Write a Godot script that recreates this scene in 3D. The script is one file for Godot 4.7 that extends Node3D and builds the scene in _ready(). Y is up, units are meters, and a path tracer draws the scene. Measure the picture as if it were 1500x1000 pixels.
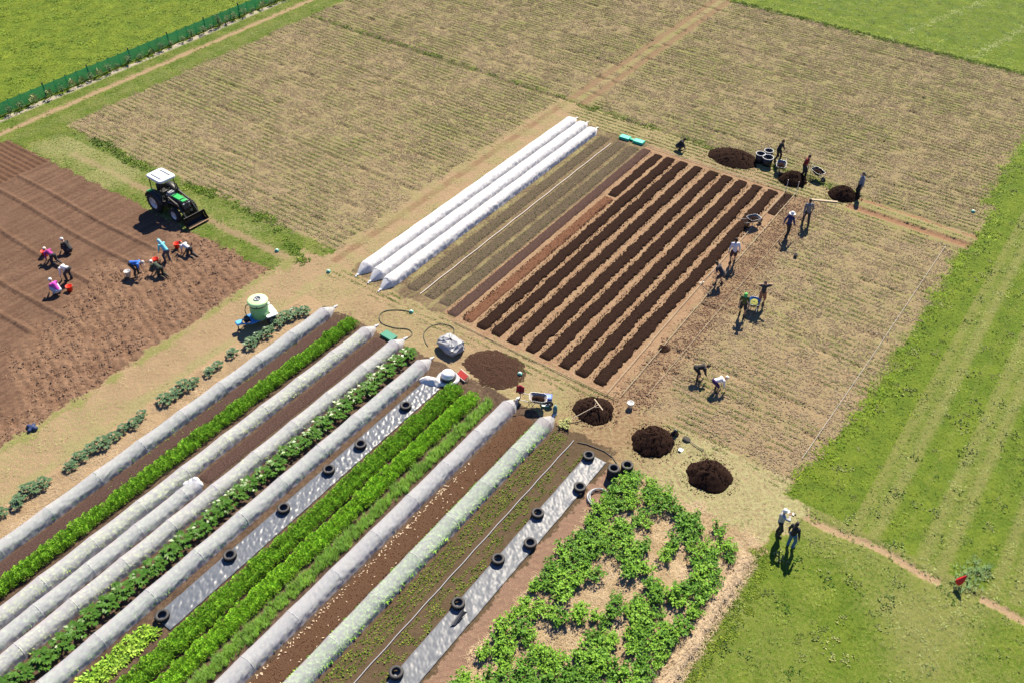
extends Node3D
# A market garden seen from a drone. x runs across the growing beds, z along them (towards the camera), y is up, metres.

const X0 := -74.0
const Z0 := -80.0
const SPAN := 112.0            # the ground colour map covers SPAN x SPAN metres from (X0, Z0)
const TEX := 2048
const CELL := 0.125            # size of a ground mesh cell
enum { HEADLAND, PASTURE, VERGE, STUBBLE, PLOUGHED, TRACK, LAWN, BEDS_FAR, BEDS_NEAR, MULCH }

var rng := RandomNumberGenerator.new()
var n_big: PackedByteArray      # noise pictures, 1024 x 1024, seamless, 0..255
var n_mid: PackedByteArray
var n_fine: PackedByteArray
var n_row: PackedByteArray
var n_spot: PackedByteArray
var n_lump: PackedByteArray
var strips: Array = []
var bumps: Array = []
var taken := {}
var M := {}

# ---------------------------------------------------------------- naming and tagging
func numbered(called: String) -> String:
	var n: int = taken.get(called, 0)
	taken[called] = n + 1
	return called if n == 0 else "%s_%03d" % [called, n]

func tag(o: Node, label := "", category := "", group := "", kind := "") -> Node:
	if label: o.set_meta("label", label)
	if category: o.set_meta("category", category)
	if group: o.set_meta("group", group)
	if kind: o.set_meta("kind", kind)
	return o

func thing(called: String, label: String, category: String, at := Vector3.ZERO, turn := 0.0, group := "") -> Node3D:
	var o := Node3D.new()
	o.name = numbered(called)
	add_child(o)
	o.position = at
	o.rotation.y = turn
	tag(o, label, category, group)
	return o

func part(called: String, mesh: Mesh, material: Material, parent: Node = self) -> MeshInstance3D:
	var o := MeshInstance3D.new()
	o.name = numbered(called) if parent == self else called
	o.mesh = mesh
	if material: o.material_override = material
	parent.add_child(o, true)
	return o

func nth(k: int) -> String:
	var words := ["first", "second", "third", "fourth", "fifth", "sixth", "seventh", "eighth", "ninth", "tenth", "eleventh", "twelfth"]
	if k < 12: return words[k]
	return "%d%s" % [k + 1, "st" if (k + 1) % 10 == 1 and k != 10 else "nd" if (k + 1) % 10 == 2 else "rd" if (k + 1) % 10 == 3 else "th"]

func twin(o: Node3D, label := "") -> Node3D:
	var c: Node3D = o.duplicate()
	var base := String(o.name)
	var cut := base.rfind("_")
	if cut > 0 and base.substr(cut + 1).is_valid_int(): base = base.substr(0, cut)
	c.name = numbered(base)
	add_child(c)
	if label: c.set_meta("label", label)
	return c

# ---------------------------------------------------------------- materials
func lin(r: float, g: float, b: float, a := 1.0) -> Color:
	var c := Color(r, g, b).linear_to_srgb()
	c.a = a
	return c

func mat(r: float, g: float, b: float, rough := 0.85, metal := 0.0) -> StandardMaterial3D:
	var m := StandardMaterial3D.new()
	m.albedo_color = lin(r, g, b)
	m.roughness = rough
	m.metallic = metal
	return m

func noise_bytes(side: int, freq: float, s: int, octaves := 3, kind := FastNoiseLite.TYPE_SIMPLEX_SMOOTH) -> PackedByteArray:
	var f := FastNoiseLite.new()
	f.noise_type = kind
	f.seed = s
	f.frequency = freq
	f.fractal_octaves = octaves
	if octaves == 1: f.fractal_type = FastNoiseLite.FRACTAL_NONE
	return f.get_seamless_image(side, side, false, false, 0.15).get_data()

func blotch(side: int, freq: float, s: int, a: Color, b: Color, octaves := 4) -> ImageTexture:
	# a seamless picture that wanders between two linear colours
	var n := noise_bytes(side, freq, s, octaves)
	var out := PackedByteArray()
	out.resize(side * side * 3)
	var ramp := []
	for k in 256:
		var t := clampf((k / 255.0 - 0.5) * 1.5 + 0.5, 0.0, 1.0)
		ramp.append(a.lerp(b, t).linear_to_srgb())
	for k in side * side:
		var c: Color = ramp[n[k]]
		out[k * 3] = c.r8
		out[k * 3 + 1] = c.g8
		out[k * 3 + 2] = c.b8
	return ImageTexture.create_from_image(Image.create_from_data(side, side, false, Image.FORMAT_RGB8, out))

func grain(a: Color, b: Color, metres: float, freq: float, s: int, rough := 0.9, relief := 0.0) -> StandardMaterial3D:
	# mottled material laid on by world position
	var m := StandardMaterial3D.new()
	m.albedo_texture = blotch(256, freq, s, a, b)
	m.roughness = rough
	m.metallic_specular = 0.12
	m.uv1_triplanar = true
	m.uv1_scale = Vector3.ONE / metres
	if relief > 0.0:
		m.heightmap_enabled = true
		m.heightmap_scale = relief
		m.heightmap_texture = m.albedo_texture
	return m

# ---------------------------------------------------------------- mesh building
func st_new(smooth := true) -> SurfaceTool:
	var st := SurfaceTool.new()
	st.begin(Mesh.PRIMITIVE_TRIANGLES)
	st.set_smooth_group(0 if smooth else -1)
	return st

func done(st: SurfaceTool) -> ArrayMesh:
	st.generate_normals()
	return st.commit()

func quad(st: SurfaceTool, a: Vector3, b: Vector3, c: Vector3, d: Vector3) -> void:
	for v in [a, b, c, a, c, d]: st.add_vertex(v)

func box(st: SurfaceTool, c: Vector3, s: Vector3, basis := Basis(), taper := 1.0) -> void:
	# a box with a small chamfer-free body; taper narrows its top
	st.set_smooth_group(-1)
	var p := []
	for y in [-0.5, 0.5]:
		var k := taper if y > 0 else 1.0
		for q in [[-0.5, -0.5], [0.5, -0.5], [0.5, 0.5], [-0.5, 0.5]]:
			p.append(c + basis * Vector3(q[0] * s.x * k, y * s.y, q[1] * s.z * k))
	quad(st, p[4], p[5], p[6], p[7])
	quad(st, p[3], p[2], p[1], p[0])
	for k in 4:
		var n := (k + 1) % 4
		quad(st, p[k], p[n], p[n + 4], p[k + 4])
	st.set_smooth_group(0)

func rbox(st: SurfaceTool, c: Vector3, s: Vector3, r: float, basis := Basis()) -> void:
	# a box with rounded vertical corners and a bevelled top edge
	var ring := func(inset: float, y: float) -> Array:
		var out := []
		for k in 4:
			var sx := 1.0 if k in [0, 3] else -1.0
			var sz := 1.0 if k < 2 else -1.0
			for j in 3:
				var ang := (k + j / 2.0) * PI / 2
				out.append(c + basis * Vector3(sx * (s.x / 2 - r) + cos(ang) * (r - inset), y, sz * (s.z / 2 - r) + sin(ang) * (r - inset)))
		return out
	var b := minf(r, s.y * 0.35) * 0.8
	var rings := [ring.call(0.0, -s.y / 2), ring.call(0.0, s.y / 2 - b), ring.call(b * 0.3, s.y / 2 - b * 0.3), ring.call(b * 0.999, s.y / 2)]
	for i in rings.size() - 1: loft(st, rings[i], rings[i + 1])
	fan(st, rings[3], true)
	fan(st, rings[0], false)

func loft(st: SurfaceTool, a: Array, b: Array) -> void:
	var n := a.size()
	for k in n:
		var j := (k + 1) % n
		quad(st, a[k], b[k], b[j], a[j])

func fan(st: SurfaceTool, ring: Array, up: bool) -> void:
	var c := Vector3.ZERO
	for p in ring: c += p
	c /= ring.size()
	st.set_smooth_group(-1)
	for k in ring.size():
		var j := (k + 1) % ring.size()
		for v in ([c, ring[j], ring[k]] if up else [c, ring[k], ring[j]]): st.add_vertex(v)
	st.set_smooth_group(0)

func tube(st: SurfaceTool, pts: Array, radii, sides := 6, caps := true) -> void:
	var rings := []
	var n := pts.size()
	for i in n:
		var a: Vector3 = pts[maxi(i - 1, 0)]
		var b: Vector3 = pts[mini(i + 1, n - 1)]
		var d := (b - a).normalized()
		var side := d.cross(Vector3.UP)
		if side.length() < 0.05: side = d.cross(Vector3.RIGHT)
		side = side.normalized()
		var up := side.cross(d).normalized()
		var r: float = radii[i] if radii is Array else radii
		var ring := []
		for k in sides:
			var t := TAU * k / sides
			ring.append(pts[i] + side * cos(t) * r + up * sin(t) * r)
		rings.append(ring)
	for i in n - 1: loft(st, rings[i], rings[i + 1])
	if caps:
		fan(st, rings[0], false)
		fan(st, rings[n - 1], true)

func lathe(st: SurfaceTool, prof: Array, sides: int, xf := Transform3D()) -> void:
	# prof: [radius, height] pairs turned about y
	var prev := []
	for q in prof:
		var ring := []
		for k in sides:
			var t := -TAU * k / sides
			ring.append(xf * Vector3(cos(t) * q[0], q[1], sin(t) * q[0]))
		if prev: loft(st, prev, ring)
		prev = ring

func blob(st: SurfaceTool, c: Vector3, r: Vector3, rings := 6, sides := 8, basis := Basis()) -> void:
	var prof := []
	for i in rings + 1:
		var t := PI * i / rings
		prof.append([maxf(sin(t), 0.02), -cos(t)])
	lathe(st, prof, sides, Transform3D(basis * Basis.from_scale(r), c))

# ---------------------------------------------------------------- the lie of the land
const VIEW := [Vector2(-77, -13), Vector2(11, -79), Vector2(35, 5), Vector2(-4, 34)]

func in_land(x: float, z: float, grow := 0.0) -> bool:
	for k in 4:
		var a: Vector2 = VIEW[k]
		var b: Vector2 = VIEW[(k + 1) % 4]
		var d := (b - a).normalized()
		if (x - a.x) * -d.y + (z - a.y) * d.x < -grow: return false
	return true

func lawn_edge(z: float) -> float:
	# x at which the mown lawn begins on the right
	if z < -30.0: return 16.7
	if z < -24.0: return 17.4
	if z < -8.0: return 17.0
	if z < 1.0: return 16.9 - (z + 8.0) * 0.12
	if z < 3.2: return 17.2
	return 16.4

func zone(x: float, z: float) -> int:
	if x < -45.5: return PASTURE
	if x < (-40.8 if z < 2.6 else -42.1): return VERGE
	if z < -52.1: return LAWN
	if x > lawn_edge(z): return LAWN
	if z < -26.0: return STUBBLE
	if z < 0.1:
		if x < -14.2: return STUBBLE if z < -0.9 else VERGE
		if x < -11.95: return TRACK
		if z < -23.7: return HEADLAND
		return BEDS_FAR if x < 6.2 else STUBBLE
	if x < -15.8: return PLOUGHED if z > 2.8 else VERGE
	if x < -12.5: return TRACK
	if z < 3.3: return HEADLAND
	if x < 8.4: return BEDS_NEAR
	return MULCH if z > 4.2 and x > 8.4 and x < 16.3 else HEADLAND

func dug(x: float, z: float) -> float:
	# how far the potato harvest has dug the ploughed field over at a spot, 0..1
	var f := x + 24.5 + 0.9 * sin(z * 0.9) + 0.5 * sin(z * 2.3 + 1.0) + maxf(0.0, z - 12.0) * -0.75
	return clampf(f * 0.5, 0.0, 1.0)

const LINES_X := [-3.1, -5.2, -9.4, -12.8, -17.3, -20.9, -28.6, -30.9, -34.2, -36.5, -39.9, -43.3, -46.8, -49.4]
const LINES_WEST := [-6.1, -12.4, -16.6, -21.3, -24.1]

func relief(x: float, z: float, zn: int, m: float, f: float) -> float:
	# height of the ground above its mean level; m and f are coarse and fine noise, -1..1
	match zn:
		PASTURE: return 0.05 * m + 0.02 * f
		VERGE: return 0.03 * m + 0.015 * f - (0.03 if absf(x + 43.4) < 0.3 else 0.0)
		LAWN: return 0.02 * m + 0.012 * f - (0.045 if absf(z - 1.6 + 0.12 * sin(x * 1.3)) < 0.24 and x < 40.0 else 0.0)
		STUBBLE:
			var h := 0.010 * m + 0.030 * f + 0.006 * sin(z * TAU / 0.42)
			for l in LINES_X:
				var d := absf(z - l - 0.25 * sin(x * 0.11 + l)) - 0.09
				if d < 0.13: h -= 0.12 * clampf(1.0 - d / 0.13, 0.0, 1.0) * clampf(0.4 + m * 1.4, 0.0, 1.0)
			if absf(z + 26.1) < 0.3: h -= 0.13 * (1.0 - absf(z + 26.1) / 0.3)
			for l in [-13.4, -12.2]:
				if z < -26.0 and absf(x - l) < 0.3: h -= 0.07
			return h
		PLOUGHED:
			var d := dug(x, z)
			var h := lerpf(0.02, 0.06, d) * m + lerpf(0.02, 0.05, d) * f + d * (0.05 * noise_at(n_lump, x, z) + 0.035 * sin((x * 0.35 - z) * TAU / 0.55 + 2.0 * m))
			if x < -37.3: h += 0.055 * sin(z * TAU / 0.42 + 0.6 * m)
			elif d < 0.6:
				h += 0.016 * sin(x * TAU / 0.40 + m)
				for l in [5.4, 7.2, 9.8, 12.7, 14.5]:
					var e := absf(z - l - 0.12 * sin(x * 0.4))
					if e < 0.16: h += 0.15 * (1.0 - e / 0.16)
			return h
		TRACK: return 0.02 * m + 0.012 * f
		HEADLAND:
			var h := 0.018 * m + 0.018 * f
			if x > 9.4 and z < -23.7 and (absf(z + 24.55) < 0.28 or absf(z + 26.0) < 0.28): h -= 0.06 - 0.02 * sin(x * TAU / 0.5)
			return h
		BEDS_FAR: return 0.008 * m + 0.012 * f
		BEDS_NEAR: return 0.006 * m + 0.010 * f
		MULCH: return 0.02 * m + 0.022 * f
	return 0.0

func noise_at(data: PackedByteArray, x: float, z: float) -> float:
	# -1..1, the noise picture read at a place on the ground
	var tx := int((x - X0) / SPAN * TEX) & 1023
	var tz := int((z - Z0) / SPAN * TEX) & 1023
	return data[tz << 10 | tx] / 127.5 - 1.0

func wander(x: float, z: float) -> Vector2:
	return Vector2(x + 0.28 * noise_at(n_mid, x, z) + 0.14 * noise_at(n_fine, x, z), z + 0.28 * noise_at(n_mid, z + 31.0, x) + 0.14 * noise_at(n_fine, z, x))

func gy(x: float, z: float) -> float:
	var w := wander(x, z)
	return relief(x, z, zone(w.x, w.y), noise_at(n_mid, x, z), noise_at(n_fine, x, z))

# ---------------------------------------------------------------- what the ground is made of: soil, straw, weeds, moss; linear colours
const DRY_SOIL := Color(0.330, 0.245, 0.150)
const FIELD_SOIL := Color(0.335, 0.255, 0.160)
const RED_SOIL := Color(0.190, 0.100, 0.058)
const DAMP_SOIL := Color(0.105, 0.062, 0.042)
const WEED := Color(0.220, 0.270, 0.068)
const DRY_WEED := Color(0.335, 0.320, 0.150)
const STRAW := Color(0.430, 0.320, 0.190)
const TAN := Color(0.410, 0.300, 0.185)
const TURF := Color(0.095, 0.165, 0.020)
const TURF_YELLOW := Color(0.195, 0.260, 0.034)
const TURF_DRY := Color(0.250, 0.255, 0.090)
const PLUM := Color(0.110, 0.080, 0.060)

func cover(x: float, z: float, zn: int, big: float, m: float, f: float, sp: float, row: float) -> Color:
	# colour of the ground at a spot; noise values 0..1
	match zn:
		PASTURE:
			return TURF.lerp(TURF_YELLOW, clampf(0.1 + m * 0.9 + (f - 0.5) * 0.6, 0, 1))
		VERGE:
			var c := TURF.lerp(TURF_DRY, clampf(m * 0.9 + (f - 0.5) * 0.8 - 0.1, 0, 1))
			if z < 0.0 or x < -40.5:
				var d := absf(x + 43.45 + 0.15 * (m - 0.5))
				if d < 0.34 + 0.2 * f: c = c.lerp(TAN, clampf(1.4 - d / 0.3 + (f - 0.5), 0, 0.95))
				if x < -44.9: c = c.lerp(Color(0.50, 0.45, 0.38), clampf((f + m - 0.45) * 1.8, 0, 1) * (1.0 if x < -45.05 else 0.5))
			else:
				var d := absf(z - 1.35 - 0.3 * (m - 0.5))
				c = c.lerp(DRY_SOIL, clampf(1.3 - d / 0.34 + (f - 0.5) * 1.5, 0, 0.9) if x > -37.0 else 0.0)
				c = c.lerp(DRY_WEED, clampf((big - 0.45) * 2.0 + (f - 0.5), 0, 0.7))
			return c
		STUBBLE:
			var drill := 0.5 + 0.5 * sin((z + 0.12 * (m - 0.5)) * TAU / 0.42)
			var lush := clampf(0.42 + (big - 0.5) * 1.3 + (0.12 if z < -26.0 else 0.0) - (0.25 if z > -9.0 else 0.0), 0, 1)
			var c := FIELD_SOIL.lerp(DRY_WEED, clampf(0.35 + (row - 0.5) * 0.5 + (f - 0.5) * 0.5, 0, 1))
			c = c.lerp(WEED, clampf((f - 0.55 + (row - 0.5) * 0.5) * 1.6 + drill * 0.28 * lush + lush * 0.28, 0, 0.85))
			if sp > 0.7: c = c.lerp(STRAW, (sp - 0.7) * 2.0)
			if f < 0.3: c = c.lerp(RED_SOIL, (0.3 - f) * 1.6)
			if z < -26.0:
				for l in [-13.4, -12.2]:
					var d := absf(x - l + 0.12 * (m - 0.5))
					if d < 0.42: c = c.lerp(DRY_SOIL.lerp(RED_SOIL, 0.35), clampf(1.5 - d / 0.28 + (f - 0.5), 0, 0.9))
				if z > -26.7: c = c.lerp(WEED, clampf((m - 0.42) * 3.0 + (f - 0.5) * 2.0, 0, 0.85))
				if x > 9.5 and z > -41.0: c = c.lerp(DRY_SOIL.lerp(DRY_WEED, 0.35), 0.55)
			elif x > 6.0:
				# the block still to be dug: bare red soil beside the strings, dry weeds beyond
				c = c.lerp(Color(0.215, 0.125, 0.075).lerp(DRY_SOIL, f), clampf(1.35 - absf(x - 6.9) / 1.0 + (f - 0.5) * 0.6, 0, 0.95))
				c = c.lerp(DRY_SOIL.lerp(STRAW, 0.25), clampf(0.25 + (m - 0.5) * 1.2 + (0.25 if z > -9.0 else 0.0), 0, 0.75))
				c = c.lerp(RED_SOIL, clampf((0.42 - f) * 2.2 * clampf((z + 9.0) * 0.3, 0, 1), 0, 0.7))
			return c
		PLOUGHED:
			var d := dug(x, z)
			var c := Color(0.150, 0.090, 0.062).lerp(Color(0.225, 0.142, 0.096), clampf(m * 0.6 + (f - 0.5) * 0.9 + (row - 0.5) * 1.3, 0, 1))
			c = c.lerp(Color(0.190, 0.112, 0.072).lerp(Color(0.295, 0.190, 0.126), clampf(m + (f - 0.5) * 1.6, 0, 1)), d)
			if x < -37.3: c = c.lerp(DAMP_SOIL.lerp(RED_SOIL, 0.55), 0.5)
			if sp > 0.8: c = c.lerp(STRAW, (sp - 0.8) * 1.4)
			return c
		TRACK:
			var c := TAN.lerp(DRY_SOIL, clampf(m * 0.9 + (f - 0.5) * 0.6, 0, 1))
			c = c.lerp(DRY_WEED, clampf((f - 0.6 + (big - 0.5) * 0.8) * 2.0, 0, 0.7))
			if z > 0.0 and z < 27.0:
				c = c.lerp(WEED, clampf((0.55 - absf(x + 15.5) / 0.6) * 1.2 + (m - 0.5) * 2.2 + (f - 0.5), 0, 0.65))
				c = c.lerp(DRY_WEED, clampf((0.8 - absf(x + 12.8) / 0.7) + (m - 0.5) * 1.6, 0, 0.7))
			elif z <= 0.0:
				c = c.lerp(RED_SOIL, clampf(1.0 - absf(x + 13.4) / 0.35, 0, 0.5))
				c = c.lerp(DRY_WEED, clampf((m - 0.35) * 1.5, 0, 0.6))
			return c
		LAWN:
			var c := TURF.lerp(TURF_YELLOW, clampf(m * 0.8 + (f - 0.5) * 0.7, 0, 1))
			if z > -52.0 and z < 1.0 and x > 19.0: c = c.lerp(TURF_DRY, clampf(0.2 + 0.4 * sin((x - 19.0) * 2.1) + 0.3 * sin(x * 6.3) + (f - 0.5) * 0.8, 0, 0.75))
			if z >= 1.0: c = c.lerp(TURF_DRY, clampf(0.15 + (big - 0.4) * 1.4 + (f - 0.5) * 0.9, 0, 0.8))
			var d := absf(z - 1.6 + 0.12 * sin(x * 1.3))
			if d < 0.5 and (x < 23.3 or x > 24.9): c = c.lerp(TAN, clampf(1.75 - d / 0.17 + (f - 0.5) * 1.4, 0, 1))
			return c
		HEADLAND:
			var c := DRY_SOIL.lerp(TAN, clampf(m * 0.9 - 0.2 + (f - 0.5) * 0.8, 0, 1)).lerp(Color(0.20, 0.125, 0.078), clampf((0.45 - m) * 1.4 + (0.4 - f) * 1.5, 0, 0.7))
			c = c.lerp(DRY_WEED, clampf((f - 0.45) * 2.0 + (big - 0.35) * 1.6, 0, 0.85))
			if sp > 0.6: c = c.lerp(STRAW, (sp - 0.6) * 1.6)
			if z > 0.0:
				if x < 3.5: c = c.lerp(TAN, clampf(0.2 + (m - 0.4), 0, 0.7))
				if x > 4.0 and x < 10.5: c = c.lerp(RED_SOIL.lerp(TAN, 0.5 + (f - 0.5)), clampf(1.0 - absf(x - 7.0) / 3.5 + (m - 0.5), 0, 0.8))
				if x > 9.5: c = c.lerp(Color(0.430, 0.430, 0.220), clampf((x - 9.5) * 0.5, 0, 1) * clampf(0.45 + (f - 0.45) * 1.4, 0, 0.9))
				if x > -8.0 and x < -3.0: c = c.lerp(DRY_WEED, clampf((f - 0.3) * 1.3, 0, 0.6))
			elif x > 9.4:
				var d := minf(absf(z + 24.55), absf(z + 26.0))
				c = c.lerp(Color(0.30, 0.170, 0.105), clampf(1.6 - d / 0.3, 0, 0.9))
				if d > 0.45: c = c.lerp(WEED, clampf((f - 0.35) * 2.0, 0, 0.7))
			return c
		BEDS_FAR:
			if x > -5.05: return Color(0.420, 0.295, 0.185).lerp(Color(0.300, 0.185, 0.112), clampf(m * 0.8 + (f - 0.5) * 1.4, 0, 1)).lerp(DAMP_SOIL, clampf((0.42 - f) * 2.6 + (sp - 0.7) * 2.0, 0, 0.75))
			var c := PLUM.lerp(DRY_SOIL, clampf(0.15 + m * 0.6 + (f - 0.5) * 0.7, 0, 1))
			c = c.lerp(WEED, clampf((f - 0.58) * 2.6, 0, 0.6))
			return c.lerp(DRY_WEED, (clampf(1.0 - absf(x + 8.55) / 0.32, 0, 0.8) + clampf(0.9 - absf(x + 6.0) / 0.2, 0, 0.6) + clampf(0.9 - absf(x + 4.95) / 0.2, 0, 0.6)) * clampf(m * 1.8 - 0.4 + (f - 0.5) * 1.2, 0, 1))
		BEDS_NEAR:
			var c := Color(0.085, 0.058, 0.042).lerp(Color(0.20, 0.14, 0.095), clampf(m * 0.7 + (f - 0.5) * 0.9, 0, 1))
			if x < -10.9: c = STRAW.lerp(TAN, clampf(f * 1.3 - 0.2, 0, 1))
			if x > 4.9: c = c.lerp(Color(0.125, 0.092, 0.052), 0.6)
			if sp > 0.75: c = c.lerp(STRAW, (sp - 0.75) * 1.5)
			return c
		MULCH:
			var c := STRAW.lerp(TAN, clampf(0.1 + m * 0.6 + (f - 0.5) * 1.2, 0, 1))
			if x < 9.5: c = c.lerp(Color(0.270, 0.170, 0.128), clampf((9.8 - x) * 2.0, 0, 0.9)).lerp(STRAW, clampf((f - 0.6) * 2.0, 0, 0.5))
			return c
	return DRY_SOIL

func paint_rows(job: int) -> void:
	var rows := TEX / 32
	var px := PackedByteArray()
	px.resize(rows * TEX * 3)
	var hi := PackedByteArray()
	hi.resize(rows * TEX)
	var step := SPAN / TEX
	var at := 0
	for j in rows:
		var ty := job * rows + j
		var z := Z0 + (ty + 0.5) * step
		var base := (ty & 1023) << 10
		for tx in TEX:
			var x := X0 + (tx + 0.5) * step
			if in_land(x, z, 1.0):
				var i := base | (tx & 1023)
				var swap := (tx & 1023) << 10 | (ty & 1023)
				var m := n_mid[i] / 255.0
				var f := n_fine[i] / 255.0
				var wx := x + 0.56 * (m - 0.5) + 0.28 * (f - 0.5)
				var wz := z + 0.56 * (noise_at(n_mid, z + 31.0, x) * 0.5) + 0.28 * (n_fine[swap] / 255.0 - 0.5)
				var zn := zone(wx, wz)
				var c := cover(x, z, zn, n_big[i] / 255.0, m, f, n_spot[i] / 255.0, n_row[swap if zn == PLOUGHED else i] / 255.0).linear_to_srgb()
				px[at * 3] = c.r8
				px[at * 3 + 1] = c.g8
				px[at * 3 + 2] = c.b8
				hi[at] = int(clampf((f * 0.65 + n_spot[i] / 255.0 * 0.35) * 255.0, 0, 255))
			at += 1
	strips[job] = px
	bumps[job] = hi

func ground_material() -> StandardMaterial3D:
	strips.resize(32)
	bumps.resize(32)
	var job := WorkerThreadPool.add_group_task(paint_rows, 32)
	WorkerThreadPool.wait_for_group_task_completion(job)
	var px := PackedByteArray()
	var hi := PackedByteArray()
	for k in 32:
		px.append_array(strips[k])
		hi.append_array(bumps[k])
	strips.clear()
	bumps.clear()
	var m := StandardMaterial3D.new()
	m.albedo_texture = ImageTexture.create_from_image(Image.create_from_data(TEX, TEX, false, Image.FORMAT_RGB8, px))
	m.heightmap_enabled = true
	m.heightmap_scale = 3.0
	m.heightmap_texture = ImageTexture.create_from_image(Image.create_from_data(TEX, TEX, false, Image.FORMAT_L8, hi))
	m.roughness = 0.95
	m.metallic_specular = 0.2
	m.detail_enabled = true
	m.detail_blend_mode = BaseMaterial3D.BLEND_MODE_MUL
	m.detail_uv_layer = BaseMaterial3D.DETAIL_UV_2
	m.detail_albedo = blotch(512, 0.10, 77, Color(0.36, 0.34, 0.31), Color(1, 1, 1), 4)
	return m

func build_ground() -> void:
	var nx := int(SPAN / CELL) + 1
	var heights := PackedFloat32Array()
	heights.resize(nx * nx)
	var zones := PackedByteArray()
	zones.resize(nx * nx)
	zones.fill(255)
	for j in nx:
		var z := Z0 + j * CELL
		for i in nx:
			var x := X0 + i * CELL
			if in_land(x, z):
				var w := wander(x, z)
				var zn := zone(w.x, w.y)
				zones[j * nx + i] = zn
				heights[j * nx + i] = relief(x, z, zn, noise_at(n_mid, x, z), noise_at(n_fine, x, z))
	var names := ["headland", "pasture", "grass_verge", "stubble_field", "ploughed_field", "dirt_track", "lawn", "far_growing_beds", "near_growing_beds", "mulched_plot"]
	var labels := ["trodden dry headland between the two blocks of beds", "bright green pasture beyond the green netting fence", "mown grass verge with a worn wheel track inside the fence",
		"harrowed stubble field with sparse green weeds", "bare brown ploughed field where people gather potatoes", "pale dirt track between the brown field and the beds",
		"mown bright green lawn on the right", "soil of the upper block with tan paths between dark beds", "soil of the lower block under tunnels and crop rows", "straw mulched plot under the potato plants"]
	for zn in names.size():
		var remap := PackedInt32Array()
		remap.resize(nx * nx)
		remap.fill(-1)
		var v := PackedVector3Array()
		var n := PackedVector3Array()
		var uv := PackedVector2Array()
		var uv2 := PackedVector2Array()
		var ix := PackedInt32Array()
		for j in nx - 1:
			for i in nx - 1:
				var a := j * nx + i
				if zones[a] != zn or zones[a + 1] == 255 or zones[a + nx] == 255 or zones[a + nx + 1] == 255: continue
				for k in [a, a + 1, a + nx, a + nx + 1]:
					if remap[k] < 0:
						remap[k] = v.size()
						var x: float = X0 + (k % nx) * CELL
						var z: float = Z0 + (k / nx) * CELL
						v.append(Vector3(x, heights[k], z))
						n.append(Vector3(heights[maxi(k - 1, 0)] - heights[k + 1], 2.0 * CELL, heights[maxi(k - nx, 0)] - heights[mini(k + nx, nx * nx - 1)]).normalized())
						uv.append(Vector2((x - X0) / SPAN, (z - Z0) / SPAN))
						uv2.append(Vector2(x, z) * 0.41)
				ix.append_array(PackedInt32Array([remap[a], remap[a + 1], remap[a + nx], remap[a + 1], remap[a + nx + 1], remap[a + nx]]))
		if v.is_empty(): continue
		var arr := []
		arr.resize(Mesh.ARRAY_MAX)
		arr[Mesh.ARRAY_VERTEX] = v
		arr[Mesh.ARRAY_NORMAL] = n
		arr[Mesh.ARRAY_TEX_UV] = uv
		arr[Mesh.ARRAY_TEX_UV2] = uv2
		arr[Mesh.ARRAY_INDEX] = ix
		var mesh := ArrayMesh.new()
		mesh.add_surface_from_arrays(Mesh.PRIMITIVE_TRIANGLES, arr)
		tag(part(names[zn], mesh, M.ground), labels[zn], "", "", "structure")
	# the wider farmland out to the horizon, a little lower than the fields built in detail
	var far := PlaneMesh.new()
	far.size = Vector2(1600, 1600)
	var g := part("ground", far, grain(Color(0.10, 0.13, 0.03), Color(0.17, 0.19, 0.05), 30.0, 0.02, 5, 1.0))
	g.position.y = -0.18
	tag(g, "open farmland around the garden", "", "", "structure")

# ---------------------------------------------------------------- vegetation
func leaf_mat(r: float, g: float, b: float, through := 0.5, rough := 0.55) -> StandardMaterial3D:
	var m := mat(r, g, b, rough)
	m.vertex_color_use_as_albedo = true
	m.backlight = Color(through, through, through * 0.6)
	m.cull_mode = BaseMaterial3D.CULL_DISABLED
	m.metallic_specular = 0.3
	return m

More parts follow.
